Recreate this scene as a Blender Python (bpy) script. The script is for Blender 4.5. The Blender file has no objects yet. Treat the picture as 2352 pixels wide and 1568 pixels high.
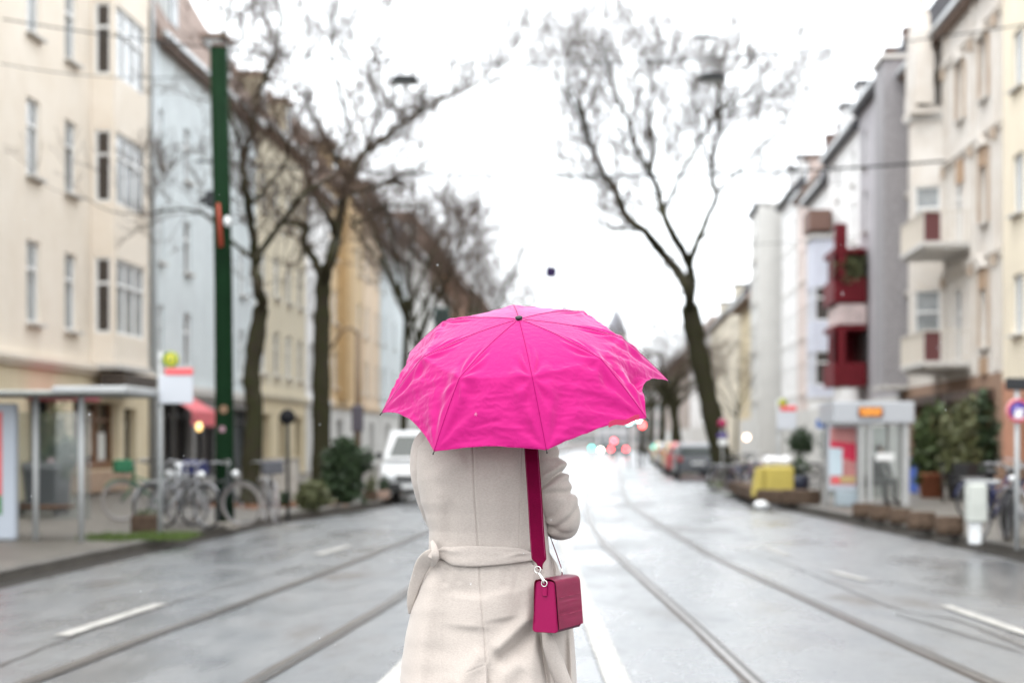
import bpy, math, random
from mathutils import Vector, Matrix, noise
R = math.radians
rnd = random.Random(7)
sc = bpy.context.scene
col = sc.collection

# ------------------------------------------------------------------ camera
F = 3920.0            # focal length in units where the frame is 2352 wide (60 mm on 36 mm)
HZ = 1014.0           # horizon row in that frame
TH = math.atan(214 / F)
RT = Vector((math.cos(TH), math.sin(TH), 0)); FW = Vector((-math.sin(TH), math.cos(TH), 0)); UP = Vector((0, 0, 1))
EYE = Vector((0, 0, 1.5))
cam = bpy.data.cameras.new('camera'); camo = bpy.data.objects.new('camera', cam); col.objects.link(camo)
camo.location = EYE; camo.rotation_euler = (R(90), 0, TH)
cam.lens = 60; cam.sensor_width = 36; cam.shift_y = 230 / 2352; cam.clip_start = 0.1; cam.clip_end = 3000
cam.dof.use_dof = True; cam.dof.focus_distance = 5.32; cam.dof.aperture_fstop = 2.25
sc.camera = camo

# ------------------------------------------------------------------ overcast light
SUN_EL, SUN_ROT = 68, 200
w = bpy.data.worlds.new('World'); sc.world = w; w.use_nodes = True
nt = w.node_tree; bg = nt.nodes['Background']
sky = nt.nodes.new('ShaderNodeTexSky'); sky.sky_type = 'NISHITA'; sky.sun_disc = False
sky.sun_elevation = R(SUN_EL); sky.sun_rotation = R(SUN_ROT); sky.dust_density = 6
hs = nt.nodes.new('ShaderNodeHueSaturation'); hs.inputs['Saturation'].default_value = 0.25
mx = nt.nodes.new('ShaderNodeMixRGB'); mx.inputs['Fac'].default_value = 0.88
mx.inputs['Color2'].default_value = (9.1, 9.5, 9.85, 1)      # the closed cloud layer
nt.links.new(sky.outputs[0], hs.inputs['Color']); nt.links.new(hs.outputs[0], mx.inputs['Color1'])
nt.links.new(mx.outputs[0], bg.inputs['Color']); bg.inputs['Strength'].default_value = 0.1
sl = bpy.data.lights.new('sun', 'SUN'); sl.energy = 0.6; sl.angle = R(40); sl.color = (1, 0.97, 0.92)
so = bpy.data.objects.new('sun', sl); col.objects.link(so)
so.rotation_euler = (R(90 - SUN_EL), 0, R(-28))
vs = sc.view_settings
vs.view_transform = 'Standard'; vs.look = 'None'; vs.gamma = 1; vs.use_curve_mapping = False; vs.exposure = 1.75
sc.render.engine = 'CYCLES'
cy = sc.cycles
cy.use_denoising = True; cy.max_bounces = 6; cy.diffuse_bounces = 3; cy.glossy_bounces = 3; cy.transmission_bounces = 4
cy.transparent_max_bounces = 6; cy.caustics_reflective = False; cy.caustics_refractive = False; cy.sample_clamp_indirect = 6

# ------------------------------------------------------------------ pixel helpers (only to measure where things stand)
def ray(px, py): return FW + RT * ((px - 1176) / F) + UP * ((HZ - py) / F)
def at(px, py, D): return EYE + ray(px, py) * D
def ground(px, py, z=0.0): return at(px, py, F * (1.5 - z) / (py - HZ))
def on_wall(px, X, py=HZ):
    d = ray(px, py); return EYE + d * (X / d.x)

# ------------------------------------------------------------------ materials
def srgb(*c):
    return tuple(((v / 255) / 12.92 if v <= 10 else (((v / 255) + .055) / 1.055) ** 2.4) for v in c)
MC = {}
def mat(name, rgb, rough=0.7, metal=0.0, var=0.0, scale=3.0, bump=0.0, bscale=20.0, spec=0.5, emit=None, estr=0, alpha=None, stain=None, trans=0.0, sheen=0.0, coords='Object'):
    if name in MC: return MC[name]
    m = bpy.data.materials.new(name); MC[name] = m; m.use_nodes = True
    t = m.node_tree; b = t.nodes['Principled BSDF']
    b.inputs['Base Color'].default_value = (*rgb, 1); b.inputs['Roughness'].default_value = rough
    b.inputs['Metallic'].default_value = metal; b.inputs['Specular IOR Level'].default_value = spec
    if sheen: b.inputs['Sheen Weight'].default_value = sheen
    if trans: b.inputs['Transmission Weight'].default_value = trans
    if emit:
        b.inputs['Emission Color'].default_value = (*emit, 1); b.inputs['Emission Strength'].default_value = estr
    tc = t.nodes.new('ShaderNodeTexCoord')
    if var or stain:
        n = t.nodes.new('ShaderNodeTexNoise'); n.inputs['Scale'].default_value = scale; n.inputs['Detail'].default_value = 6
        n.inputs['Roughness'].default_value = 0.65
        t.links.new(tc.outputs[coords], n.inputs['Vector'])
        r = t.nodes.new('ShaderNodeValToRGB'); t.links.new(n.outputs['Fac'], r.inputs['Fac'])
        lo = stain if stain else tuple(c * (1 - var) for c in rgb)
        r.color_ramp.elements[0].position = 0.32; r.color_ramp.elements[1].position = 0.68
        r.color_ramp.elements[0].color = (*lo, 1); r.color_ramp.elements[1].color = (*[min(1, c * (1 + var * .5)) for c in rgb], 1)
        t.links.new(r.outputs['Color'], b.inputs['Base Color'])
    if bump:
        n2 = t.nodes.new('ShaderNodeTexNoise'); n2.inputs['Scale'].default_value = bscale; n2.inputs['Detail'].default_value = 5
        t.links.new(tc.outputs[coords], n2.inputs['Vector'])
        bp = t.nodes.new('ShaderNodeBump'); bp.inputs['Strength'].default_value = bump; bp.inputs['Distance'].default_value = 0.02
        t.links.new(n2.outputs['Fac'], bp.inputs['Height']); t.links.new(bp.outputs['Normal'], b.inputs['Normal'])
    return m

# ------------------------------------------------------------------ mesh helper
class MB:
    def __init__(s): s.v = []; s.f = []; s.sm = []
    def add(s, vs, fs, smooth=False):
        o = len(s.v); s.v += [tuple(v) for v in vs]; s.f += [tuple(i + o for i in f) for f in fs]; s.sm += [smooth] * len(fs)
    def box(s, x0, x1, y0, y1, z0, z1, M=None):
        vs = [Vector(p) for p in ((x0, y0, z0), (x1, y0, z0), (x1, y1, z0), (x0, y1, z0), (x0, y0, z1), (x1, y0, z1), (x1, y1, z1), (x0, y1, z1))]
        if M: vs = [M @ v for v in vs]
        s.add(vs, [(0, 3, 2, 1), (4, 5, 6, 7), (0, 1, 5, 4), (1, 2, 6, 5), (2, 3, 7, 6), (3, 0, 4, 7)])
        return s
    def bbox(s, x0, x1, y0, y1, z0, z1, b=0.01, M=None):        # box with chamfered vertical and top edges
        def ring(e, z): return [(x0 + e + b, y0 + e, z), (x1 - e - b, y0 + e, z), (x1 - e, y0 + e + b, z), (x1 - e, y1 - e - b, z), (x1 - e - b, y1 - e, z), (x0 + e + b, y1 - e, z), (x0 + e, y1 - e - b, z), (x0 + e, y0 + e + b, z)]
        rs = ring(b, z0) + ring(0, z0 + b) + ring(0, z1 - b) + ring(b, z1)
        vs = [Vector(p) for p in rs]
        if M: vs = [M @ v for v in vs]
        fs = [tuple(range(7, -1, -1)), tuple(range(24, 32))]
        for k in range(3):
            for i in range(8): fs.append((k * 8 + i, k * 8 + (i + 1) % 8, (k + 1) * 8 + (i + 1) % 8, (k + 1) * 8 + i))
        s.add(vs, fs); return s
    def quad(s, a, b, c, d): s.add([a, b, c, d], [(0, 1, 2, 3)]); return s
    def tube(s, path, rad, n=8, cap=True, closed=False):
        path = [Vector(p) for p in path]; N = len(path)
        if not hasattr(rad, '__len__'): rad = [rad] * N
        vs = []; prev = None
        for i, p in enumerate(path):
            if closed: d = path[(i + 1) % N] - path[i - 1]
            else: d = path[min(i + 1, N - 1)] - path[max(i - 1, 0)]
            d = d.normalized() if d.length > 1e-9 else Vector((0, 0, 1))
            if prev is None:
                a = Vector((0, 0, 1)) if abs(d.z) < .9 else Vector((1, 0, 0)); x = d.cross(a).normalized()
            else:
                x = (prev - d * prev.dot(d)); x = x.normalized() if x.length > 1e-6 else d.orthogonal().normalized()
            prev = x; y = d.cross(x)
            for k in range(n):
                t = 2 * math.pi * k / n
                vs.append(p + x * (math.cos(t) * rad[i]) + y * (math.sin(t) * rad[i]))
        fs = []
        for i in range(N if closed else N - 1):
            j = (i + 1) % N
            for k in range(n): fs.append((i * n + k, i * n + (k + 1) % n, j * n + (k + 1) % n, j * n + k))
        if cap and not closed:
            fs.append(tuple(range(n - 1, -1, -1))); fs.append(tuple((N - 1) * n + k for k in range(n)))
        s.add(vs, fs, True); return s
    def lathe(s, prof, n=24, c=(0, 0, 0), M=None):
        vs = []; c = Vector(c)
        for r_, z in prof:
            for k in range(n):
                t = 2 * math.pi * k / n; v = c + Vector((r_ * math.cos(t), r_ * math.sin(t), z)); vs.append(M @ v if M else v)
        fs = []
        for i in range(len(prof) - 1):
            for k in range(n): fs.append((i * n + k, i * n + (k + 1) % n, (i + 1) * n + (k + 1) % n, (i + 1) * n + k))
        fs.append(tuple(range(n - 1, -1, -1))); fs.append(tuple((len(prof) - 1) * n + k for k in range(n)))
        s.add(vs, fs, True); return s
    def torus(s, c, R_, r_, axis='x', n=28, m=8, a0=0, a1=2 * math.pi):
        c = Vector(c); full = abs(a1 - a0 - 2 * math.pi) < 1e-6
        cnt = n if full else n + 1; p = []
        for i in range(cnt):
            t = a0 + (a1 - a0) * i / n; u, v = math.cos(t) * R_, math.sin(t) * R_
            p.append(c + (Vector((0, u, v)) if axis == 'x' else Vector((u, 0, v)) if axis == 'y' else Vector((u, v, 0))))
        return s.tube(p, r_, m, closed=full)
    def ball(s, c, rx, ry=None, rz=None, n=14, m=9):
        ry = ry or rx; rz = rz or rx; vs = []; fs = []
        for i in range(m + 1):
            a = math.pi * i / m
            for k in range(n):
                t = 2 * math.pi * k / n
                vs.append((c[0] + rx * math.sin(a) * math.cos(t), c[1] + ry * math.sin(a) * math.sin(t), c[2] - rz * math.cos(a)))
        for i in range(m):
            for k in range(n): fs.append((i * n + k, i * n + (k + 1) % n, (i + 1) * n + (k + 1) % n, (i + 1) * n + k))
        s.add(vs, fs, True); return s
    def mesh(s, name, m=None):
        me = bpy.data.meshes.new(name); me.from_pydata(s.v, [], s.f)
        me.polygons.foreach_set('use_smooth', s.sm)
        if m:
            for q in (m if isinstance(m, (list, tuple)) else [m]): me.materials.append(q)
        me.update(); return me
    def build(s, name, m, parent=None, loc=None, rz=0.0, label=None):
        return put(name, s.mesh(name, m), parent, loc, rz, label)
def put(name, me, parent=None, loc=None, rz=0.0, label=None):
    o = bpy.data.objects.new(name, me); col.objects.link(o)
    if parent: o.parent = parent
    if loc is not None: o.location = loc
    if rz: o.rotation_euler = (0, 0, rz)
    if label: o['label'] = label
    return o
def tag(o, label, cat, group=None, kind=None):
    o['label'] = label; o['category'] = cat
    if group: o['group'] = group
    if kind: o['kind'] = kind
    return o
def thing(name, label, cat, loc=(0, 0, 0), rz=0.0, group=None):
    o = bpy.data.objects.new(name, None); col.objects.link(o); o.location = loc; o.rotation_euler = (0, 0, rz)
    o.empty_display_size = 0.1
    return tag(o, label, cat, group)
def struct(o, label=None):
    o['kind'] = 'structure'
    if label: o['label'] = label
    return o
def stuff(o, label=None, cat=None):
    o['kind'] = 'stuff'
    if label: o['label'] = label
    if cat: o['category'] = cat
    return o
def dup(root, loc, rz, label):
    r = root.copy(); col.objects.link(r); r.location = loc; r.rotation_euler = (0, 0, rz); r['label'] = label
    for ch in [o for o in root.children]:
        c = ch.copy(); col.objects.link(c); c.parent = r
        for g in [o for o in ch.children]:
            d = g.copy(); col.objects.link(d); d.parent = c
    return r
def fbm(v, s, o=4): return noise.fractal(Vector(v) * s, 1.0, 2.0, o)

# ------------------------------------------------------------------ ground, road, pavements
def road_mat():
    m = bpy.data.materials.new('wet_asphalt'); m.use_nodes = True; t = m.node_tree; b = t.nodes['Principled BSDF']
    L = t.links.new; tc = t.nodes.new('ShaderNodeTexCoord')
    def nz(scale, detail=6, rough=.6, stretch=(1, 1, 1)):
        mp = t.nodes.new('ShaderNodeMapping'); mp.inputs['Scale'].default_value = stretch; L(tc.outputs['Object'], mp.inputs['Vector'])
        n = t.nodes.new('ShaderNodeTexNoise'); n.inputs['Scale'].default_value = scale; n.inputs['Detail'].default_value = detail
        n.inputs['Roughness'].default_value = rough; L(mp.outputs[0], n.inputs['Vector']); return n
    def ramp(src, p0, c0, p1, c1):
        r = t.nodes.new('ShaderNodeValToRGB'); r.color_ramp.elements[0].position = p0; r.color_ramp.elements[1].position = p1
        r.color_ramp.elements[0].color = (*c0, 1); r.color_ramp.elements[1].color = (*c1, 1); L(src, r.inputs['Fac']); return r
    big = nz(.55, 8, .62, (1.0, .35, 1)); mid = nz(2.2, 7, .6, (1, .4, 1)); fine = nz(60, 3); grit = nz(260, 2)
    c1 = ramp(mid.outputs['Fac'], .35, (.092, .098, .106), .7, (.128, .129, .131))
    c2 = ramp(big.outputs['Fac'], .57, (0, 0, 0), .68, (1, 1, 1))
    mixc = t.nodes.new('ShaderNodeMixRGB'); L(c2.outputs[0], mixc.inputs['Fac']); L(c1.outputs[0], mixc.inputs['Color1']); mixc.inputs['Color2'].default_value = (.062, .049, .040, 1)
    L(mixc.outputs[0], b.inputs['Base Color'])
    r1 = ramp(big.outputs['Fac'], .40, (.16,) * 3, .66, (.52,) * 3)
    r2 = ramp(mid.outputs['Fac'], .5, (0, 0, 0), .8, (.22,) * 3)
    ad = t.nodes.new('ShaderNodeMath'); ad.operation = 'ADD'; L(r1.outputs[0], ad.inputs[0]); L(r2.outputs[0], ad.inputs[1]); L(ad.outputs[0], b.inputs['Roughness'])
    bp = t.nodes.new('ShaderNodeBump'); bp.inputs['Strength'].default_value = .22; bp.inputs['Distance'].default_value = .004
    ma = t.nodes.new('ShaderNodeMath'); ma.operation = 'ADD'; L(fine.outputs['Fac'], ma.inputs[0]); L(grit.outputs['Fac'], ma.inputs[1])
    L(ma.outputs[0], bp.inputs['Height']); L(bp.outputs[0], b.inputs['Normal'])
    b.inputs['IOR'].default_value = 1.5; b.inputs['Specular IOR Level'].default_value = .58; b.inputs['Coat Weight'].default_value = .22; b.inputs['Coat Roughness'].default_value = .26; b.inputs['Coat IOR'].default_value = 1.45
    return m
M_road = road_mat()
M_pave = mat('wet_paving', (.095, .084, .070), .5, var=.3, scale=1.3, bump=.3, bscale=30, spec=.5)
M_kerb = mat('kerb_stone', (.085, .077, .066), .55, var=.4, scale=2.2, bump=.4, bscale=25)
M_gutter = mat('gutter_grime', (.028, .024, .020), .7, var=.4, scale=4, spec=.2)
M_steel = mat('rail_steel', (.20, .18, .17), .28, metal=.8, var=.4, scale=6)
M_groove = mat('rail_groove', (.030, .026, .023), .45, var=.5, scale=12)
M_tar = mat('rail_joint', (.070, .054, .043), .5, var=.5, scale=7, bump=.4, bscale=50, spec=.3)
M_paint = mat('road_paint', (.36, .345, .32), .5, var=.45, scale=5, bump=.2, bscale=60)

MB().quad((-400, -60, 0), (400, -60, 0), (400, 1500, 0), (-400, 1500, 0)).build('ground', mat('far_ground', (.16, .155, .15), .8, var=.3, scale=.2))['kind'] = 'structure'
bpy.data.objects['ground'].location.z = -.03
struct(MB().quad((-9, -40, 0), (9, -40, 0), (9, 420, 0), (-9, 420, 0)).build('road', M_road), 'wet grey asphalt street with patches and puddles')

LK = [Vector((-6.6, -20, 0))] + [ground(*p) for p in ((0, 1338), (300, 1270), (600, 1205), (870, 1163))] + [Vector((-5.9, 52, 0)), Vector((-6.1, 90, 0)), Vector((-6.4, 400, 0))]
RK = [Vector((5.7, -20, 0))] + [ground(*p) for p in ((2352, 1280), (2100, 1228), (1870, 1180), (1740, 1148))] + [Vector((3.9, 63, 0)), Vector((5.1, 66.5, 0)), Vector((5.1, 150, 0)), Vector((5.0, 400, 0))]
def resample(P, step):
    out = [P[0].copy()]
    for a, b in zip(P, P[1:]):
        n = max(1, int((b - a).length / step))
        for i in range(1, n + 1): out.append(a.lerp(b, i / n))
    return out
def pavement(K, side, label):
    h = .13; mb = MB(); X = side * 60
    P = resample(K, 6)
    for a, b in zip(P, P[1:]):
        q = [(a.x + side * .16, a.y, h), (b.x + side * .16, b.y, h), (X, b.y, h), (X, a.y, h)]
        mb.quad(*(q if side < 0 else q[::-1]))
    o = struct(mb.build('pavement', M_pave), label)
    # kerb: single stones near the camera, one strip beyond
    me = MB().bbox(-.08, .08, -.49, .49, -.05, .005, .015).mesh('kerb_stone', M_kerb)
    near = [p for p in resample(K, 1.0) if 12 < p.y < 42]
    for a, b in zip(near, near[1:]):
        m_ = (a + b) / 2; d = b - a
        k = put('kerb_stone', me, o, (m_.x + side * .08, m_.y, h + rnd.uniform(-.004, .004)), math.atan2(-d.x, d.y)); k.scale.y = d.length * 1.0
    mb = MB(); far = [p for p in resample(K, 4) if p.y < near[0].y - .1] + [near[0]], [near[-1]] + [p for p in resample(K, 4) if p.y > near[-1].y + .1]
    for seg in far:
        for a, b in zip(seg, seg[1:]):
            s = side * .16
            mb.quad((a.x, a.y, h), (b.x, b.y, h), (b.x + s, b.y, h), (a.x + s, a.y, h)); mb.quad((a.x, a.y, 0), (b.x, b.y, 0), (b.x, b.y, h), (a.x, a.y, h))
    mb.build('kerb_line', M_kerb, o)
    mb = MB()
    for a, b in zip(near, near[1:]): mb.quad((a.x + side * .01, a.y, 0), (b.x + side * .01, b.y, 0), (b.x + side * .01, b.y, h - .02), (a.x + side * .01, a.y, h - .02))
    mb.build('kerb_face', M_kerb, o)
    mb = MB()
    for a, b in zip(P, P[1:]): mb.quad((a.x, a.y, .004), (b.x, b.y, .004), (b.x - side * .28, b.y, .004), (a.x - side * .28, a.y, .004))
    struct(mb.build('gutter', M_gutter), 'dark wet gutter running along the ' + ('left' if side < 0 else 'right') + ' kerb')
    return o
pavement(LK, -1, 'grey wet pavement along the left row of houses'); pavement(RK, 1, 'grey wet pavement along the right row of houses')

def smooth_path(P, n=6):
    out = []
    for i in range(len(P) - 1):
        p0 = P[max(i - 1, 0)]; p1 = P[i]; p2 = P[i + 1]; p3 = P[min(i + 2, len(P) - 1)]
        for k in range(n):
            t = k / n
            out.append(.5 * ((2 * p1) + (p2 - p0) * t + (2 * p0 - 5 * p1 + 4 * p2 - p3) * t * t + (3 * p1 - p0 - 3 * p2 + p3) * t ** 3))
    out.append(P[-1]); return out
def ribbon(mb, P, w0, w1, z, wob=0.0, z1=None):
    for i in range(len(P) - 1):
        a, b = P[i], P[i + 1]; da = (P[min(i + 1, len(P) - 1)] - P[max(i - 1, 0)]).normalized(); db = (P[min(i + 2, len(P) - 1)] - P[i]).normalized()
        na = Vector((da.y, -da.x, 0)); nb = Vector((db.y, -db.x, 0))
        def wv(p, s): return wob * noise.noise(Vector((p.x * 2 + s, p.y * 2, 3)))
        def P_(p, n_, w_): q = p + n_ * w_; return (q.x, q.y, z)
        mb.quad(P_(a, na, w0 + wv(a, 0)), P_(a, na, w1 + wv(a, 9)), P_(b, nb, w1 + wv(b, 9)), P_(b, nb, w0 + wv(b, 0)))
RAILS = [
 [(60, 1568), (343, 1461), (625, 1359), (908, 1251), (1160, 1145), (1290, 1089), (1345, 1062)],
 [(577, 1568), (780, 1452), (960, 1342), (1150, 1210), (1300, 1106), (1368, 1062)],
 [(1732, 1568), (1582, 1425), (1442, 1299), (1381, 1239), (1352, 1180), (1356, 1117), (1392, 1062)],
 [(2272, 1568), (2048, 1467), (1815, 1360), (1619, 1267), (1489, 1187), (1438, 1145), (1424, 1085), (1420, 1062)]]
for i, pl in enumerate(RAILS):
    G = [ground(*p) for p in pl]
    d0 = (G[0] - G[1]).normalized(); G = [G[0] + d0 * 9] + G
    G = smooth_path(G, 10 if True else 6)
    mb = MB(); ribbon(mb, G, -.060, .075, .004, .010)
    r_ = struct(mb.build('tram_rail', M_tar), ['outer rail of the left tram track', 'inner rail of the left tram track', 'inner rail of the right tram track', 'outer rail of the right tram track'][i])
    mb = MB(); ribbon(mb, G, -.028, .02, .010); mb.build('rail_head', M_steel, r_)
    mb = MB(); ribbon(mb, G, .02, .055, .008); mb.build('rail_groove', M_groove, r_)
    mb = MB(); ribbon(mb, G, .055, .07, .010); mb.build('rail_lip', M_steel, r_)
def mark(A, B, wd, label):
    a, b = ground(*A), ground(*B); mb = MB(); P = [a.lerp(b, k / 12) for k in range(13)]; ribbon(mb, P, -wd / 2, wd / 2, .012, .012)
    o = struct(mb.build('lane_marking', M_paint), label); return o
mark((140, 1462), (368, 1388), .13, 'near white lane dash on the left carriageway')
mark((728, 1275), (803, 1254), .13, 'second white lane dash on the left carriageway')
mark((2170, 1392), (2420, 1478), .12, 'near pale lane dash on the right carriageway')
mark((1908, 1313), (1992, 1334), .10, 'second pale lane dash on the right carriageway')
mark((1752, 1256), (1810, 1276), .10, 'third pale lane dash on the right carriageway')
mb = MB(); G = [ground(*p) for p in ((1478, 1640), (1420, 1568), (1358, 1420), (1317, 1313), (1296, 1243), (1285, 1200))]; ribbon(mb, smooth_path(G, 6), -.08, .08, .012, .01)
struct(mb.build('lane_marking', M_paint), 'white solid line running past the right of the woman')
mb = MB(); G = [ground(*p) for p in ((850, 1600), (905, 1568), (1010, 1450), (1120, 1330), (1190, 1250))]; ribbon(mb, smooth_path(G, 6), -.09, .09, .012, .01)
struct(mb.build('lane_marking', M_paint), 'white solid line running past the left of the woman')
# worn dark seams and patches of repaired asphalt
def seam(px, wd, lab):
    mb = MB(); ribbon(mb, smooth_path([ground(*p) for p in px], 8), -wd / 2, wd / 2, .0035, wd * .9)
    struct(mb.build('road_crack', mat('crack_tar', (.035, .032, .03), .35)), lab)
seam([(2060, 1410), (2350, 1500), (2500, 1560)], .035, 'dark tar seam outside the right tram track')
seam([(1660, 1250), (1780, 1285), (1870, 1320), (2050, 1395), (2200, 1425), (2360, 1490)], .04, 'long tar seam in the right carriageway')
seam([(0, 1530), (120, 1480), (380, 1390), (560, 1335), (700, 1300)], .035, 'long tar seam beside the left lane dashes')
seam([(1600, 1425), (1640, 1470), (1680, 1520), (1700, 1570)], .03, 'broken asphalt edge beside the inner right rail')

# ------------------------------------------------------------------ trees
M_bark = mat('wet_bark', (.030, .023, .018), .85, spec=.12, var=.4, scale=5, bump=.8, bscale=14, stain=(.030, .034, .012))
M_twig = mat('winter_twigs', (.085, .060, .046), .9, var=.2, spec=.1)
def grow_twigs(mb, starts, seed, levels=3, budget=9000, up=.25, scale=1.0, droop=0.0):
    rr = random.Random(seed); n = 0
    Q = [(p, d.normalized(), L * scale, r_, 0) for p, d, L, r_ in starts]
    qi = 0; lvl = 0
    while qi < len(Q) and n < budget:
        if Q[qi][4] > lvl:
            lvl = Q[qi][4]; tail = Q[qi:]; rr.shuffle(tail); Q[qi:] = tail     # thin a level evenly
        p, d, L, r_, lv = Q[qi]; qi += 1
        segs = 5 if lv < 2 else 3; path = [p]; dd = d.copy()
        for i in range(segs):
            dd = (dd + Vector((rr.gauss(0, .10), rr.gauss(0, .10), rr.gauss(0, .08) + up * .22 - droop * i * .1))).normalized()
            p = p + dd * (L / segs); path.append(p)
        mb.tube(path, [max(.0064, r_ * (1 - .7 * i / segs)) for i in range(segs + 1)], 4 if lv < 1 else 3, cap=False); n += segs
        if lv < levels:
            k = rr.randint(2, 4) if lv < levels - 1 else rr.randint(3, 5)
            for j in range(k):
                t = rr.uniform(.25, 1.0); i = min(segs - 1, int(t * segs)); q = path[i].lerp(path[i + 1], t * segs - i)
                ax = (path[i + 1] - path[i]).normalized(); side = Vector((rr.gauss(0, 1), rr.gauss(0, 1), rr.gauss(0, 1))); side = (side - ax * side.dot(ax)).normalized()
                nd = (ax * rr.uniform(.55, 1.0) + side * rr.uniform(.5, 1.0) + Vector((0, 0, up * .5))).normalized()
                Q.append((q, nd, L * rr.uniform(.5, .8), r_ * .6, lv + 1))
    return n
def bend(P, n=5, jit=.05, seed=0):
    S = smooth_path(P, n); rr = random.Random(seed)
    return [S[0]] + [p + Vector((rr.gauss(0, jit), rr.gauss(0, jit), 0)) for p in S[1:-1]] + [S[-1]]
def tree(base, label, limbs, seed, twigL=2.4, budget=9000, levels=3, dens=.9, group=None, up=.35, r_tw=.028, startfrac=.35, nside=10):
    """limbs: list of (points, r0, r1); the first is the trunk"""
    t = thing('bare_tree', label, 'tree', base, 0, group); rr = random.Random(seed)
    mb = MB(); starts = []
    for li, (P, r0, r1) in enumerate(limbs):
        P = [Vector(p) - Vector(base) for p in P]; S = bend(P, 5, .018 if li else .0, seed + li); N = len(S)
        rad = [(r0 + (r1 - r0) * (i / (N - 1)) ** .8) * (1 + rr.uniform(-.10, .12)) for i in range(N)]
        if li == 0: rad[0] *= 1.5; rad[1] *= 1.12
        mb.tube(S, rad, nside if li == 0 else 7)
        if li == 0: continue
        Ltot = sum((S[i + 1] - S[i]).length for i in range(N - 1)); k = max(3, int(Ltot * dens * 1.6))
        for j in range(k):
            f = startfrac + (1 - startfrac) * (j + rr.random()) / k; i = min(N - 2, int(f * (N - 1))); ax = (S[i + 1] - S[i]).normalized()
            sd = Vector((rr.gauss(0, 1), rr.gauss(0, 1), rr.gauss(0, .6))); sd = (sd - ax * sd.dot(ax)).normalized()
            starts.append((S[i].lerp(S[i + 1], rr.random()), ax * .6 + sd * .8 + Vector((0, 0, .15)), twigL * rr.uniform(.6, 1.2) * (1.1 - .4 * f), max(r_tw, min(rad[i] * .4, r_tw * 2))))
        starts.append((S[-1], (S[-1] - S[-2]), twigL, min(r1, r_tw * 2)))
    rr.shuffle(starts)
    mb.build('trunk', M_bark, t)
    cb = MB(); grow_twigs(cb, starts, seed + 99, levels, budget, up)
    stuff(cb.build('crown', M_twig, t)); return t
def pl(D, pts, jd=0.0, seed=0):
    rr = random.Random(seed); return [at(x, y, D + (rr.uniform(-jd, jd) if i else 0)) for i, (x, y) in enumerate(pts)]
def G3(px, py, z=.13): g = ground(px, py, z); return g
# tall V shaped tree on the right
bE = G3(1664, 1100); DE = F * (1.5 - .13) / (1100 - HZ)
E_l = [([(1664, 1102), (1655, 1040), (1628, 920), (1600, 790), (1583, 700)], .42, .34),
 ([(1586, 715), (1578, 660), (1545, 610), (1515, 575), (1480, 530), (1440, 500), (1415, 440), (1385, 395), (1360, 340), (1343, 280), (1330, 230)], .24, .075),
 ([(1583, 705), (1588, 640), (1578, 600), (1550, 545), (1522, 490), (1515, 450), (1495, 400), (1460, 340), (1440, 270), (1410, 210)], .21, .065),
 ([(1582, 610), (1600, 560), (1625, 500), (1645, 450), (1635, 410), (1640, 350), (1655, 270), (1648, 200), (1660, 130)], .14, .06),
 ([(1522, 490), (1545, 440), (1575, 380), (1610, 320), (1640, 270), (1690, 230), (1740, 200)], .10, .035),
 ([(1495, 400), (1505, 340), (1490, 270), (1500, 200), (1480, 120)], .08, .035),
 ([(1645, 450), (1690, 400), (1730, 360), (1760, 330)], .065, .03),
 ([(1360, 340), (1330, 250), (1300, 170), (1320, 90)], .06, .025),
 ([(1480, 530), (1420, 525), (1380, 515), (1358, 505)], .065, .03),
 ([(1600, 640), (1550, 680), (1500, 690)], .06, .03),
 ([(1655, 270), (1720, 240), (1780, 210), (1820, 170)], .055, .02), ([(1600, 560), (1660, 500), (1700, 470), (1750, 440)], .05, .02), ([(1415, 440), (1370, 420), (1330, 400)], .045, .02), ([(1730, 360), (1790, 290), (1810, 250)], .04, .02), ([(1343, 280), (1290, 200), (1265, 130)], .05, .02), ([(1440, 270), (1400, 180), (1390, 110)], .05, .02), ([(1610, 320), (1590, 230), (1570, 150)], .05, .02)]
tree(bE, 'tall bare tree forking into a wide V at the right kerb', [(pl(DE, p, 1.2 if i else 0, i), a, b) for i, (p, a, b) in enumerate(E_l)], 11, twigL=2.3, budget=62000, levels=3, dens=1.7, r_tw=.015, startfrac=.42, up=.45)
# left tree with moss, next to the green mast
bA = G3(574, 1160); DA = F * 1.37 / (1160 - HZ)
A_l = [([(574, 1162), (578, 1060), (585, 950), (578, 860), (590, 770), (600, 705)], .22, .17),
 ([(600, 715), (592, 650), (585, 600), (578, 520), (562, 430), (560, 370), (575, 310), (588, 240)], .13, .05),
 ([(588, 600), (610, 560), (650, 510), (680, 465), (720, 430), (770, 400)], .09, .03),
 ([(560, 370), (540, 300), (520, 200), (510, 90), (530, 0)], .06, .02),
 ([(578, 240), (610, 170), (640, 90), (640, -10)], .05, .02),
 ([(575, 590), (540, 560), (480, 500), (420, 480), (350, 490)], .05, .02),
 ([(565, 480), (620, 420), (660, 360), (640, 290)], .05, .02),
 ([(650, 510), (690, 520), (700, 560), (690, 600)], .045, .03)]
tree(bA, 'slender mossy bare tree just right of the dark green mast', [(pl(DA, p, .8 if i else 0, i), a, b) for i, (p, a, b) in enumerate(A_l)], 21, twigL=1.7, budget=26000, levels=3, dens=1.5, r_tw=.010)
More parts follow.
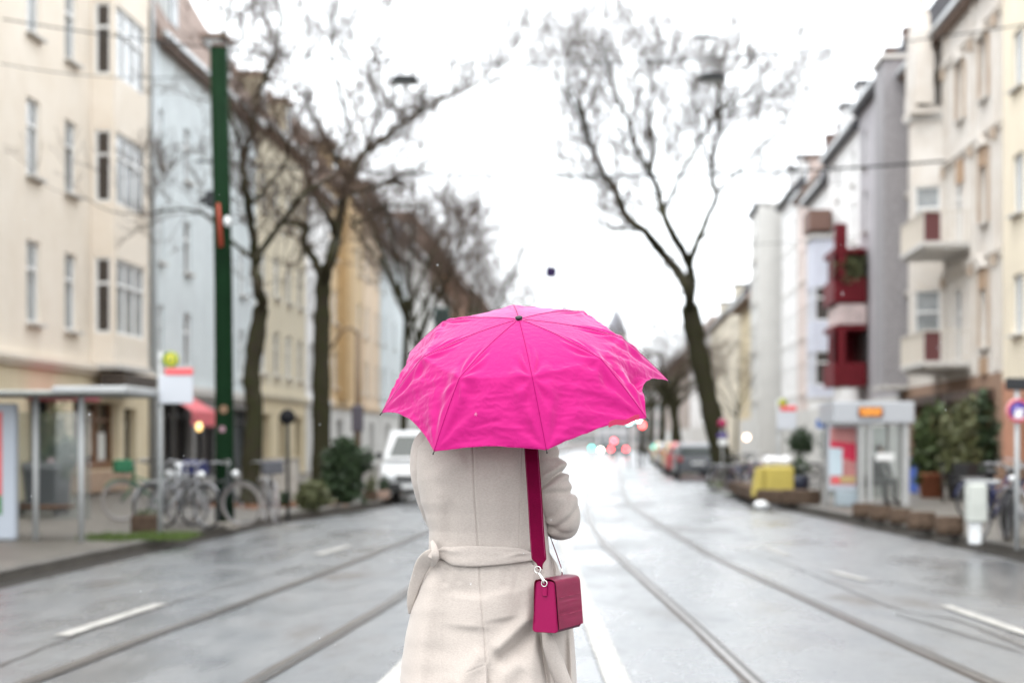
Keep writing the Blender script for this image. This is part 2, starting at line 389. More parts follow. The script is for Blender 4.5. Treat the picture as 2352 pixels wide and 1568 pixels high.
# second left tree
bB = G3(738, 1133); DB = F * 1.37 / (1133 - HZ)
B_l = [([(738, 1135), (738, 1000), (738, 860), (740, 730), (742, 640)], .28, .2),
 ([(742, 650), (760, 590), (772, 540), (790, 450), (810, 400), (840, 350), (880, 320), (930, 280), (968, 250), (972, 215)], .18, .04),
 ([(742, 640), (720, 590), (700, 560), (700, 520), (685, 510)], .14, .08),
 ([(772, 540), (745, 480), (715, 440), (700, 380), (720, 320)], .1, .03),
 ([(800, 420), (775, 370), (740, 300), (710, 250), (690, 180), (650, 120)], .08, .02),
 ([(840, 350), (870, 250), (850, 160), (880, 60)], .06, .02),
 ([(775, 370), (800, 300), (780, 220), (760, 120), (770, 20)], .06, .02),
 ([(790, 450), (860, 430), (930, 400), (990, 370)], .06, .02),
 ([(930, 280), (1000, 240), (1060, 190), (1090, 170)], .045, .015),
 ([(810, 520), (870, 480), (920, 470), (980, 480)], .05, .02)]
tree(bB, 'large bare tree with a dark trunk behind the round shrub', [(pl(DB, p, 1.0 if i else 0, i), a, b) for i, (p, a, b) in enumerate(B_l)], 31, twigL=1.9, budget=36000, levels=3, dens=1.7, r_tw=.012, startfrac=.35)
# trees further down the left pavement
def auto_tree(px, X, top_px, lean, label, seed, budget, group=None, r0=.2, forkz=6.0):
    b = on_wall(px, X); b.z = .13; D = (b - EYE).dot(FW); H = 1.5 + (HZ - top_px) * D / F; rr = random.Random(seed)
    limbs = [([b, b + Vector((lean * .3, 0, forkz * .5)), b + Vector((lean, 0, forkz))], r0, r0 * .7)]
    top = b + Vector((lean, 0, forkz))
    for k in range(6):
        a = k * math.pi / 3 + rr.uniform(-.4, .4); spread = rr.uniform(1.6, 4.0); h = (H - forkz) * rr.uniform(.6, .9)
        st = top - Vector((0, 0, rr.uniform(0, 1.6)))
        p1 = st + Vector((math.cos(a) * spread * .35, math.sin(a) * spread * .35, h * .35)); p2 = st + Vector((math.cos(a) * spread * .75, math.sin(a) * spread * .75, h * .68)); p3 = st + Vector((math.cos(a) * spread, math.sin(a) * spread, h))
        limbs.append(([st, p1, p2, p3], r0 * .5, .03))
    return tree(b, label, limbs, seed, twigL=2.0, budget=budget, levels=3, dens=1.3, group=group, r_tw=.014, nside=8)
lt = 'bare street trees down the left pavement'
auto_tree(925, -8.0, 330, .2, 'bare tree with a straight thin trunk left of the umbrella top', 41, 14000, lt, .16, 7)
auto_tree(972, -8.0, 440, -.2, 'bare tree just behind the thin straight one, brown crown', 42, 12000, lt, .17)
auto_tree(1038, -8.2, 470, .3, 'brown bare tree rising behind the traffic signal above the umbrella', 43, 11000, lt, .2)
auto_tree(1085, -8.2, 500, .3, 'bare tree above the left slope of the umbrella', 44, 9000, lt, .2)
auto_tree(1130, -8.4, 550, .3, 'far bare tree above the left half of the umbrella', 45, 8000, lt, .2)
auto_tree(1180, -8.4, 610, .2, 'farthest bare tree of the left row above the umbrella', 46, 7000, lt, .2)
auto_tree(1226, -8.4, 700, .2, 'small far bare tree behind the crown of the umbrella', 47, 5000, lt, .22)
rt = 'bare street trees down the right pavement'
auto_tree(1476, 4.6, 860, .2, 'tiny bare tree beside the church tower, at the end of the right row', 56, 5000, rt, .42, 6)
auto_tree(1546, 6.4, 800, .4, 'bare tree with a dark upright trunk between the cars and the taupe house', 57, 7000, rt, .34, 5.5)
auto_tree(1562, 4.6, 745, -.9, 'dark bare tree leaning left behind the tall V shaped tree', 51, 9000, rt, .28, 5)
auto_tree(1520, 4.8, 790, .2, 'bare tree with a dark trunk beside the right tip of the umbrella', 52, 8000, rt, .32, 5.5)
auto_tree(1495, 4.8, 830, .1, 'farthest bare tree behind the right tip of the umbrella', 53, 7000, rt, .36, 6)
auto_tree(1690, 9.0, 800, .1, 'small bare tree in front of the cream houses on the right', 54, 4000, rt, .1, 4)

# ------------------------------------------------------------------ houses
M_frame = mat('white_window_frame', (.80, .80, .79), .45)
M_glass = mat('window_glass', (.10, .115, .12), .08, spec=.9, var=.6, scale=1.1)
M_glassd = mat('dark_window_glass', (.050, .040, .034), .12, spec=.6, var=.4, scale=2)
M_glassb = mat('curtained_glass', (.34, .36, .37), .12, spec=.9, var=.5, scale=1.3)
M_sill = mat('window_sill', (.55, .53, .50), .6)
M_tile = mat('brown_roof_tiles', (.25, .185, .155), .8, spec=.3, var=.45, scale=6, bump=.6, bscale=18)
M_slate = mat('slate_roof', (.07, .07, .078), .6, var=.3, scale=5, bump=.4, bscale=14)
M_iron = mat('dark_iron', (.03, .03, .032), .5)
M_pipe = mat('zinc_pipe', (.42, .44, .45), .35, metal=.4)
def wallmat(name, rgb, stain=None, var=.10): return mat(name, rgb, .85, var=var, scale=.8, bump=.12, bscale=14, stain=stain)
WC = {}
def win_meshes(w_, h_, bars, glass):
    k = (round(w_, 2), round(h_, 2), bars, glass.name)
    if k in WC: return WC[k]
    a = MB(); t = .07; y0, y1 = -.03, .05
    a.box(-w_/2, w_/2, y0, y1, 0, t); a.box(-w_/2, w_/2, y0, y1, h_ - t, h_); a.box(-w_/2, -w_/2 + t, y0, y1, t, h_ - t); a.box(w_/2 - t, w_/2, y0, y1, t, h_ - t)
    xs = []
    if 't' in bars: a.box(-w_/2 + t, w_/2 - t, y0, y1 + .01, h_ * .66 - .04, h_ * .66 + .04)
    if 'm' in bars: xs = [0]
    if '3' in bars: xs = [-w_/6, w_/6]
    hi = h_ * .66 - .042 if 't' in bars else h_ - t
    for x in xs:
        a.box(x - .045, x + .045, y0, y1, t, hi)
        if 't' in bars: a.box(x - .045, x + .045, y0, y1, h_ * .66 + .042, h_ - t)
    me = a.mesh('window', M_frame); g = MB().quad((-w_/2 + t, 0, t), (w_/2 - t, 0, t), (w_/2 - t, 0, h_ - t), (-w_/2 + t, 0, h_ - t)).mesh('pane', glass)
    s = MB().box(-w_/2 - .06, w_/2 + .06, .05, .30, -.07, -.005).mesh('sill', M_sill)
    WC[k] = (me, g, s); return WC[k]
def window(parent, x, y, z, w_, h_, bars='t', glass=None, rz=0.0, sill=True, name='window'):
    me, g, s = win_meshes(w_, h_, bars, glass or M_glass)
    o = put(name, me, parent, (x, y, z), rz); put('pane', g, o)
    if sill: put('sill', s, o)
    return o
def holed(mb, x0, x1, z0, z1, holes, y=0.0, rev=.16, M=None):
    holes = [h for h in holes if h[0] > x0 and h[1] < x1]
    xs = sorted({x0, x1, *[h[0] for h in holes], *[h[1] for h in holes]}); zs = sorted({z0, z1, *[h[2] for h in holes], *[h[3] for h in holes]})
    T = (lambda p: M @ Vector(p)) if M else (lambda p: p)
    for a, b in zip(xs, xs[1:]):
        for c, d in zip(zs, zs[1:]):
            mx_, mz_ = (a + b) / 2, (c + d) / 2
            if any(h[0] < mx_ < h[1] and h[2] < mz_ < h[3] for h in holes): continue
            mb.quad(T((b, y, c)), T((a, y, c)), T((a, y, d)), T((b, y, d)))
    for a, b, c, d in holes:
        mb.quad(T((a, y, c)), T((b, y, c)), T((b, y - rev, c)), T((a, y - rev, c))); mb.quad(T((b, y, d)), T((a, y, d)), T((a, y - rev, d)), T((b, y - rev, d)))
        mb.quad(T((a, y, d)), T((a, y, c)), T((a, y - rev, c)), T((a, y - rev, d))); mb.quad(T((b, y, c)), T((b, y, d)), T((b, y - rev, d)), T((b, y - rev, c)))
XL, XR = -13.5, 11.3
class House:
    def __init__(s, label, side, px0, px1, ztop, wm, X=None, depth=11, base=.13):
        s.side = side; s.X = X if X is not None else (XL if side < 0 else XR); s.wm = wm; s.zt = ztop; s.dep = depth
        ya, yb = on_wall(px0, s.X).y, on_wall(px1, s.X).y; s.y0, s.y1 = min(ya, yb), max(ya, yb); s.ym = (ya + yb) / 2; s.L = s.y1 - s.y0
        s.e = thing('apartment_building', label, 'building', (s.X, s.ym, 0), R(-90) if side < 0 else R(90)); s.holes = []; s.skip = []
    def lx(s, px, dX=0.0):           # local x of a column seen at px; dX: distance in front of the wall
        y = on_wall(px, s.X + (dX if s.side < 0 else -dX)).y; return -(y - s.ym) if s.side < 0 else (y - s.ym)
    def z(s, px, py, dX=0.0):
        p = on_wall(px, s.X + (dX if s.side < 0 else -dX)); return 1.5 + (HZ - py) / F * (p - EYE).dot(FW)
    def win(s, x, z, w_, h_, bars='t', glass=None, sill=True):
        s.holes.append((x - w_/2, x + w_/2, z, z + h_)); window(s.e, x, -.13, z, w_, h_, bars, glass, 0, sill)
    def grid(s, n, ww, storeys, bars='t', glasses=(None,), pad=.9, xs=None, skip=()):
        xs = xs or [-s.L/2 + pad + ww/2 + (s.L - 2*pad - ww) * k / max(1, n - 1) for k in range(n)]
        for j, (z0, z1) in enumerate(storeys):
            for k, x in enumerate(xs):
                if (k, j) in skip: continue
                s.win(x, z0, ww, z1 - z0, bars, glasses[rnd.randrange(len(glasses))])
    def finish(s, zg=None, gmat=None):
        m = MB(); L2 = s.L / 2; z0 = 0 if zg is None else zg
        holed(m, -L2, L2, z0, s.zt, [h for h in s.holes if h[2] >= z0])
        m.quad((-L2, -s.dep, z0), (-L2, -s.dep, s.zt), (-L2, 0, s.zt), (-L2, 0, z0)); m.quad((L2, 0, z0), (L2, 0, s.zt), (L2, -s.dep, s.zt), (L2, -s.dep, z0))
        m.quad((-L2, -s.dep, z0), (L2, -s.dep, z0), (L2, -s.dep, s.zt), (-L2, -s.dep, s.zt)); m.quad((-L2, 0, s.zt), (L2, 0, s.zt), (L2, -s.dep, s.zt), (-L2, -s.dep, s.zt))
        s.wall = m.build('wall', s.wm, s.e)
        if zg is not None:
            m = MB(); holed(m, -L2, L2, 0, zg, [h for h in s.holes if h[2] < zg], 0, .35)
            m.quad((-L2, -s.dep, 0), (-L2, -s.dep, zg), (-L2, 0, zg), (-L2, 0, 0)); m.quad((L2, 0, 0), (L2, 0, zg), (L2, -s.dep, zg), (L2, -s.dep, 0))
            m.build('ground_floor', gmat, s.e)
    def roof(s, set_, zr, m=None, dormers=0, chimneys=(), eave=.35):
        L2 = s.L / 2; zt = s.zt + .01; b = MB(); d = s.dep; M_ = m or M_tile; rb = max(set_ + 1.5, d - set_)
        P = [(eave, zt - .25), (eave, zt), (-set_, zr), (-rb, zr), (-d - eave, zt), (-d - eave, zt - .25)]
        for (a, za), (c, zc) in zip(P, P[1:]): b.quad((-L2, a, za), (-L2, c, zc), (L2, c, zc), (L2, a, za))
        b.quad((-L2, P[0][0], P[0][1]), (L2, P[0][0], P[0][1]), (L2, P[5][0], P[5][1]), (-L2, P[5][0], P[5][1]))
        for x in (-L2, L2): b.add([(x, a, za) for a, za in P], [tuple(range(6))])
        r_ = b.build('roof', M_, s.e)
        MB().box(-L2, L2, eave, eave + .13, zt - .12, zt + .03).build('gutter', M_pipe, r_)
        for k in range(dormers):
            x = -L2 + s.L * (k + .5) / dormers; sl_ = (zr - zt) / (set_ + eave); y = -.3; zb = zt + (.3 + eave) * sl_ * .8
            q = MB(); q.box(x - .65, x + .65, y - 2.4, y, zb - .8, zb + 1.5); q.build('dormer', s.wm, r_)
            q = MB(); q.box(x - .8, x + .8, y - 2.5, y + .15, zb + 1.5, zb + 1.66); q.build('dormer_roof', M_, r_)
            q = MB(); q.box(x - .45, x + .45, y + .002, y + .05, zb + .2, zb + 1.3); q.build('dormer_window', M_glass, r_)
        for (x, w_, h_) in chimneys:
            q = MB(); q.bbox(x - w_/2, x + w_/2, -set_ - .9, -set_, zr - 2, zr + h_, .04); q.box(x - w_/2 - .06, x + w_/2 + .06, -set_ - .96, -set_ + .06, zr + h_ + .004, zr + h_ + .1); q.build('chimney', mat('chimney_brick', (.13, .08, .065), .8, var=.4, scale=8), r_)
    def band(s, z0, z1, d=.12, m=None, x0=None, x1=None, name='cornice'):
        x0 = -s.L/2 if x0 is None else x0; x1 = s.L/2 if x1 is None else x1
        MB().box(x0, x1, .003, d, z0, z1).box(x0, x1, .003, d * .55, z0 - .12, z0 - .003).build(name, m or s.wm, s.e)
    def downpipe(s, x, m=None):
        MB().tube([(x, .1, .2), (x, .1, s.zt)], .055, 8).build('downpipe', m or M_pipe, s.e)
    def bay(s, x0, x1, z0, z1, d, wm, rows, splay=.55, nf=1, glass=None, bars='mt', sglass=None, fw=None):
        """projecting oriel between local x0..x1 with windows; the wall stays whole behind it"""
        m = MB(); c = [(x0, .002), (x0 + splay, d), (x1 - splay, d), (x1, .002)] if splay else [(x0, .002), (x0, d), (x1, d), (x1, .002)]
        N = len(c); wins = []
        for i in range(3):
            a, b = Vector((*c[i], 0)), Vector((*c[i + 1], 0)); u = b - a; ln = u.length; ang = math.atan2(u.y, u.x)
            Mx = Matrix.Translation((a + b) / 2) @ Matrix.Rotation(ang, 4, 'Z'); hs_ = []
            n = nf if i == 1 else 1; ww = (fw if (fw and i == 1) else ln / n - .36) 
            for j in range(n):
                xx = -ln/2 + ln * (j + .5) / n
                if i != 1: ww = ln - .18
                if ww > .3 and ln > .5:
                    for (ra, rb) in rows: hs_.append((xx - ww/2, xx + ww/2, ra, rb)); wins.append((Mx, xx, ra, ww, rb - ra, i, ang))
            holed(m, -ln/2, ln/2, z0, z1, hs_, 0, .12, Mx)
        m.add([(x, y, z0) for x, y in c], [(3, 2, 1, 0)]); m.add([(x, y, z1) for x, y in c], [(0, 1, 2, 3)])
        o = m.build('oriel', wm, s.e)
        for Mx, xx, za, ww, hh, i, ang in wins:
            p = Mx @ Vector((xx, -.10, za)); g = (sglass if i != 1 and sglass else glass)
            me, gl, sl_ = win_meshes(ww, hh, 't' if i != 1 else bars, g or M_glass)
            wo = put('oriel_window', me, o, tuple(p), ang); 
            wo.parent = s.e; put('pane', gl, wo)
        e = .12
        for zz in (z0, z1):
            k = MB(); cc = [(x0 - e, .004), (x0 + (splay - .03 if splay else -e), d + e), (x1 - (splay - .03 if splay else -e), d + e), (x1 + e, .004)]
            lo, hi = (zz - .14, zz - .003) if zz == z0 else (zz + .003, zz + .16)
            k.add([(x, y, lo) for x, y in cc] + [(x, y, hi) for x, y in cc], [(3, 2, 1, 0), (4, 5, 6, 7), (0, 1, 5, 4), (1, 2, 6, 5), (2, 3, 7, 6)])
            k.build('oriel_moulding', M_sill, o)
        return o
    def balcony(s, x0, x1, z, d, wm, side=None, h=1.0, slab=None, bars=True, plant=False, base_d=.0):
        o = MB().box(x0, x1, .003 + base_d, d, z - .16, z).box(x0 + .1, x1 - .1, .003 + base_d, d - .1, z - .24, z - .163).build('balcony', slab or M_sill, s.e)
        r_ = MB(); r_.box(x0, x1, d - .06, d, z + h - .05, z + h); r_.box(x0, x0 + .05, base_d + .01, d - .062, z + h - .05, z + h); r_.box(x1 - .05, x1, base_d + .01, d - .062, z + h - .05, z + h)
        n = int((x1 - x0) / .16)
        for k in range(n + 1): xx = x0 + .02 + (x1 - x0 - .04) * k / n; r_.box(xx - .012, xx + .012, d - .045, d - .02, z + .002, z + h - .052)
        r_.build('railing', wm, o)
        if side:
            MB().box(x0 + .001, x0 + .04, base_d + .02, d - .07, z + .004, z + h - .06).box(x1 - .04, x1 - .001, base_d + .02, d - .07, z + .004, z + h - .06).build('side_screen', side, o)
        if plant:
            q = MB(); leaves(q, ((x0 + x1) / 2, d * .7, z + h * .9), ((x1 - x0) * .42, .3, .7), 260, .11, 5); q.build('balcony_plant', M_leaf, o)
        return o
M_leaf = mat('green_leaves', (.065, .095, .03), .6, var=.6, scale=4)
M_leafd = mat('dark_green_leaves', (.032, .06, .022), .55, var=.6, scale=4)
M_leafo = mat('olive_leaves', (.12, .13, .055), .6, var=.5, scale=4)
def leaves(mb, c, rad, n, size, seed, hollow=.35):
    rr = random.Random(seed)
    for k in range(n):
        d = Vector((rr.gauss(0, 1), rr.gauss(0, 1), rr.gauss(0, 1))).normalized() * (hollow + (1 - hollow) * rr.random() ** .6) 
        d *= 1 + .75 * noise.noise(d * 2.2 + Vector((seed * 3.1, 0, 0)))
        p = Vector((c[0] + d.x * rad[0], c[1] + d.y * rad[1], c[2] + d.z * rad[2])); s_ = size * rr.uniform(.6, 1.4)
        u = Vector((rr.gauss(0, 1), rr.gauss(0, 1), rr.gauss(0, .7))).normalized(); v = u.orthogonal().normalized()
        v = Matrix.Rotation(rr.uniform(0, 6.28), 3, u) @ v; mb.add([p - u * s_, p + v * s_ * .4, p + u * s_, p - v * s_ * .4], [(0, 1, 2, 3)])

W_cream = wallmat('cream_render', (.77, .70, .61), (.73, .645, .54))
W_cream2 = wallmat('pale_cream_render', (.70, .64, .52))
W_blue = wallmat('blue_grey_render', (.60, .65, .66), (.53, .57, .585))
W_beige = wallmat('beige_render', (.64, .57, .43))
W_ochre = wallmat('ochre_render', (.60, .45, .27))
W_peach = wallmat('peach_render', (.66, .52, .38))
W_white = wallmat('white_render', (.80, .79, .78))
W_white2 = wallmat('ornate_white_render', (.68, .645, .60), (.60, .54, .475))
W_grey = wallmat('mauve_grey_tiles', (.42, .40, .42), var=.15)
W_lgrey = wallmat('light_grey_render', (.60, .59, .565))
W_yel = wallmat('pale_yellow_render', (.79, .70, .55))
W_yel2 = wallmat('straw_render', (.64, .54, .36))
W_brown = wallmat('rust_brown_render', (.30, .16, .10))
W_salmon = wallmat('salmon_render', (.50, .24, .15))
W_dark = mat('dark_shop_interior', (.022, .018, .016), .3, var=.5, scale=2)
W_wood = mat('brown_shop_wood', (.17, .075, .03), .45, var=.4, scale=5)
M_red = mat('dark_red_paint', (.14, .010, .016), .6, var=.2, spec=.2)
M_dred = mat('oxblood_panel', (.11, .03, .03), .6)

# --- left row
h = House('tall cream apartment building with oriel windows behind the tram shelter', -1, -420, 342, 17.6, W_cream)
st = [(4.3, 6.25), (7.75, 9.6), (11.1, 12.95), (14.4, 16.2)]
for px in (77, 163, -60, -190):
    for z0, z1 in st: h.win(h.lx(px), z0, .98, z1 - z0, 't', M_glassb)
a, b_ = h.lx(209, 0), h.lx(338, .62)
h.bay(min(a, b_), max(a, b_), 3.55, 17.2, .62, W_cream, [(z0 + .05, z1 + .1) for z0, z1 in st], 0, 1, M_glassb, '3t', M_glassd)
h.band(3.38, 3.52, .22)
for zz in (7.35, 10.9):
    h.balcony(h.lx(-10, 1.2), h.lx(-10, 1.2) + 2.8, zz, 1.2, M_iron, slab=mat('balcony_ochre', (.42, .3, .14), .8), plant=(zz < 8))
def shop(h, px0, px1, z0, z1, kind='dark', n=2):
    a, b = sorted((h.lx(px0), h.lx(px1))); h.holes.append((a, b, z0, z1)); w_ = (b - a) / n
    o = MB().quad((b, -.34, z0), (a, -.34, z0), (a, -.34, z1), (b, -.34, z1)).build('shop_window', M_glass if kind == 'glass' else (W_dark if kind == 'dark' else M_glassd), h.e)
    f_ = MB()
    for k in range(n + 1): x = a + w_ * k; f_.box(x - .05, x + .05, -.33, -.22, z0, z1)
    f_.box(a, b, -.325, -.23, z1 - .5, z1 - .42); f_.box(a, b, -.325, -.2, z0, z0 + .25)
    f_.build('shop_frame', W_wood if kind == 'wood' else M_iron, o)
    return o, a, b
G_cream = wallmat('cream_ground_floor', (.66, .58, .42), (.60, .50, .34))
o, a, b_ = shop(h, 168, 274, .75, 2.55, 'wood', 3)
# things in the shop window
mb = MB(); mb.box(a + .35, a + .95, -.335, -.30, 1.0, 1.75); mb.build('window_poster', mat('white_card', (.7, .72, .70), .6), o)
mb = MB(); mb.box(a + 1.5, a + 2.1, -.335, -.31, 1.1, 2.3); mb.build('window_display', mat('pale_display', (.55, .45, .36), .5, var=.5, scale=3), o)
mb = MB(); mb.box(a - .2, b_ + .2, .01, .4, .2, .72); mb.build('stone_step', mat('sandstone_plinth', (.38, .26, .18), .7, var=.3), h.e)
o2, a2, b2 = shop(h, 286, 313, .3, 2.45, 'glass', 1); o2.data.materials[0] = mat('olive_door_panel', (.30, .25, .13), .6)
shop(h, 70, 128, .6, 2.5, 'glass', 2)
MB().box(h.lx(128), h.lx(62), .02, 1.1, 2.5, 2.62).build('awning', mat('crimson_awning', (.38, .03, .08), .7), h.e)
MB().box(h.lx(290), h.lx(210), .24, .9, 3.0, 3.3).build('canopy', mat('dark_brown_canopy', (.06, .045, .035), .7), h.e)
h.finish(3.38, G_cream)
h.roof(3.5, 21.5)
h.downpipe(h.lx(343)); 

h = House('blue grey apartment building with a brown roof behind the green mast', -1, 346, 588, 13.7, W_blue)
h.grid(3, .95, [(3.9, 5.65), (6.95, 8.6), (9.9, 11.6)], 't', (M_glassd, M_glassb), xs=[h.lx(366), h.lx(431), h.lx(503)])
for z0, z1 in ((3.9, 5.65), (6.95, 8.6), (9.9, 11.6)): h.win(h.lx(556), z0, .95, z1 - z0, 't', M_glassb)
shop(h, 376, 442, .3, 2.75, 'dark', 2); shop(h, 450, 505, .3, 2.6, 'dark', 2); shop(h, 530, 575, .3, 2.7, 'glass', 2)
h.band(3.05, 3.3, .18, M_sill); h.finish(3.05, wallmat('grey_ground_floor', (.26, .25, .24))); h.roof(3.4, 20.0, dormers=2, chimneys=((-2, 1.0, .9),)); h.downpipe(h.lx(352) , mat('pale_pipe', (.6, .64, .66), .4))
# red awning with a lit lamp under it
aw = MB(); xa, xb = sorted((h.lx(440, .9), h.lx(498, .9)))
aw.add([(xa, .02, 3.0), (xb, .02, 3.0), (xb, .9, 2.45), (xa, .9, 2.45), (xa, .9, 2.0), (xb, .9, 2.0)], [(0, 1, 2, 3), (3, 2, 5, 4)]); aw.build('awning', mat('coral_awning', (.62, .12, .14), .7, var=.15), h.e)
lp = MB().ball((h.lx(457, 1.3), 1.3, 1.95), .09, .09, .13).build('wall_lamp', mat('lit_shop_lamp', (.9, .7, .4), .5, emit=(1, .62, .22), estr=.9), h.e)
MB().tube([(h.lx(457, 1.3), 1.3, 2.1), (h.lx(457, 1.3), .95, 2.35), (h.lx(457, 1.3), .02, 2.4)], .018, 6).build('lamp_bracket', M_iron, lp)

defs = [('beige apartment building with yellow lower walls right of the mossy tree', 590, 702, 14.0, W_beige, 4, dict(zg=3.2, gm=W_yel2), 3.4, 18.8, M_tile, 2),
 ('pale narrow building with rust red edges between two dark trunks', 704, 758, 13.2, W_white, 2, dict(), 3.2, 18.2, M_tile, 1),
 ('ochre apartment building behind the brown lamp post', 760, 833, 14.4, W_ochre, 3, dict(), 3.4, 19.2, M_tile, 2),
 ('peach coloured building left of the pale blue one', 835, 872, 14.2, W_peach, 2, dict(), 3.4, 19, M_tile, 1),
 ('pale blue white building behind the white van', 874, 934, 13.6, W_blue, 3, dict(), 3.2, 18.3, M_slate, 1),
 ('light grey building far down the left row', 936, 985, 15.0, W_lgrey, 3, dict(), 3.2, 19.5, M_slate, 1),
 ('white building with a brown roof far down the left row', 987, 1030, 13.5, W_white, 3, dict(), 3.2, 18.6, M_tile, 0),
 ('rust brown building far down the left row', 1032, 1078, 16.2, W_brown, 3, dict(), 3.2, 21.5, M_tile, 0),
 ('beige building beyond the rust brown one', 1080, 1118, 15.0, W_beige, 3, dict(), 3.2, 20, M_tile, 0),
 ('brown brick building near the end of the left row', 1120, 1165, 16.6, W_brown, 4, dict(), 3.2, 21, M_tile, 0),
 ('pale building closing the left row', 1167, 1215, 13.6, W_white, 4, dict(), 3.2, 19, M_slate, 0)]
for lab, p0, p1, zt, wm, n, kw, sb, zr, rm, dm in defs:
    h = House(lab, -1, p0, p1, zt, wm); rows = [(4.2, 6.0), (7.4, 9.1), (10.6, 12.2)]
    h.grid(n, 1.05, rows, 't', (M_glass, M_glassb, M_glassd), pad=.8)
    for k in range(max(1, n - 1)):
        x = -h.L/2 + h.L * (k + .5) / max(1, n - 1); h.holes.append((x - .9, x + .9, .4, 2.6)); MB().quad((x + .9, -.3, .4), (x - .9, -.3, .4), (x - .9, -.3, 2.6), (x + .9, -.3, 2.6)).build('shop_window', M_glassd, h.e)
    h.band(3.3, 3.5, .16); h.finish(kw.get('zg', 3.2), kw.get('gm', W_lgrey)); h.roof(sb, zr, rm, dm)
    if wm is W_ochre:
        MB().box(h.lx(800, .4) - .9, h.lx(800, .4) + .9, .003, .5, 3.6, 14.3).build('oriel', mat('deep_ochre_render', (.50, .34, .17), .85, var=.15), h.e)

# --- right row
h = House('pale yellow apartment building with a salmon ground floor at the right edge', 1, 2303, 2900, 17.0, W_yel)
for px in (2338, 2440, 2560):
    for z0, z1 in ((4.45, 6.1), (7.75, 9.4), (11.2, 12.8)): h.win(h.lx(px), z0, 1.25, z1 - z0, 'm', M_glassb)
shop(h, 2340, 2420, .4, 2.7, 'dark', 2)
h.finish(3.2, W_salmon); h.roof(3.0, 20)
h = House('pale house nearest the camera on the right, beyond the yellow one', 1, 2905, 6200, 15.5, W_lgrey)
h.grid(5, 1.2, [(4.4, 6.2), (7.7, 9.5), (11, 12.8)], 'm', (M_glass, M_glassb)); h.finish(3.3, W_white); h.roof(3, 19)
h = House('off white house nearest the camera on the left, before the cream one', -1, -3600, -424, 16.5, W_white)
h.grid(6, 1.1, [(4.4, 6.3), (7.7, 9.6), (11, 12.9)], 't', (M_glass, M_glassb)); h.finish(3.3, W_lgrey); h.roof(3, 20)
h = House('ornate white building with balconies and a gabled oriel above the restaurant', 1, 2072, 2300, 15.2, W_white2)
for px, ww in ((2262, .95), (2208, .95)):
    for z0, z1 in ((4.3, 6.6), (8.0, 10.2), (11.7, 13.5)):
        if px == 2208 and z0 < 11: continue
        h.win(h.lx(px), z0, ww, z1 - z0, 't', M_glassb)
xa, xb = sorted((h.lx(2085, .9), h.lx(2166, 0)))
h.bay(xa, xb, 3.9, 12.3, .95, W_white2, [(4.4, 6.6), (7.9, 10.1)], .5, 2, M_glassb, 't', M_glassb)
MB().box(xa - .1, xb + .1, .005, 1.05, 12.49, 12.7).box(xa, xb, .85, 1.0, 12.7, 13.3).build('parapet', W_white2, h.e)
for zz in (4.0, 7.7):
    x0, x1 = sorted((h.lx(2232), h.lx(2172))); o = h.balcony(x0, x1, zz, 1.5, mat('pale_railing', (.62, .57, .5), .5), None, .95)
    MB().box(x0 + .05, x0 + .09, .95, 1.43, zz + .004, zz + .9).build('side_screen', M_dred, o)
    for q_ in range(6): MB().box(x0 + .02, x0 + .05, .06 + q_ * .15, .09 + q_ * .15, zz + .004, zz + .9).build('baluster', mat('pale_railing', (.62, .57, .5)), o)
for z0 in (4.1, 7.8): h.win(h.lx(2200), z0, 1.1, 2.3, 'mt', M_glassd, False)
for zz in (6.95, 10.6, 13.9): h.band(zz, zz + .14, .14, W_white2)
W_trim = wallmat('sand_stone_trim', (.52, .43, .34), (.44, .33, .25))
for px in (2262, 2208):
    for z0, z1 in ((4.3, 6.6), (8.0, 10.2), (11.7, 13.5)):
        if px == 2208 and z0 < 11: continue
        x = h.lx(px)
        for sd in (-1, 1): MB().box(min(x + sd * .50, x + sd * .66), max(x + sd * .50, x + sd * .66), .004, .09, z0, z1 + .04).build('window_surround', W_trim, h.e)
for px in (2172, 2236, 2290):
    x = h.lx(px); MB().box(x - .16, x + .16, .004, .07, 3.6, 15.0).build('pilaster', W_white2, h.e)
    for zz in (6.6, 10.25, 13.5): MB().box(x - .2, x + .2, .075, .16, zz, zz + .3).build('capital', W_trim, h.e)
for px, z0 in ((2262, 6.95), (2262, 10.6), (2208, 10.6), (2262, 3.55)):
    x = h.lx(px); MB().box(x - .4, x + .4, .004, .10, z0 - .9 if z0 > 4 else 3.5, z0 - .15 if z0 > 4 else 4.0).build('relief_panel', mat('ochre_relief', (.46, .31, .20), .8, var=.4, scale=10), h.e)
for px in (2262, 2208):
    for z1 in (6.66, 10.26, 13.56):
        x = h.lx(px); 
        if px == 2208 and z1 < 11: continue
        m_ = MB(); m_.add([(x - .7, .01, z1), (x + .7, .01, z1), (x + .7, .2, z1), (x - .7, .2, z1), (x, .01, z1 + .42), (x, .2, z1 + .42)], [(0, 1, 2, 3), (3, 2, 5), (0, 3, 5, 4), (1, 4, 5, 2)]); m_.build('pediment', W_white2, h.e)
h.holes.append((h.lx(2190), h.lx(2095), .3, 2.9)); h.holes.append((h.lx(2285), h.lx(2198), .3, 2.9))
for p1, p0 in ((2095, 2190), (2198, 2285)):
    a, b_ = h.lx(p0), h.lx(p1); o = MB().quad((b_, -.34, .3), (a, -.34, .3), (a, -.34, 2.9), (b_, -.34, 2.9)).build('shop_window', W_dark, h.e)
    m_ = MB()
    for k in range(4): x = a + (b_ - a) * k / 3; m_.box(x - .06, x + .06, -.33, -.2, .3, 2.9)
    m_.build('shop_frame', W_wood, o)
    MB().box(a, b_, .02, .5, 2.75, 3.05).build('shop_fascia', mat('dark_brown_fascia', (.07, .04, .028), .6, var=.4, scale=3), o)
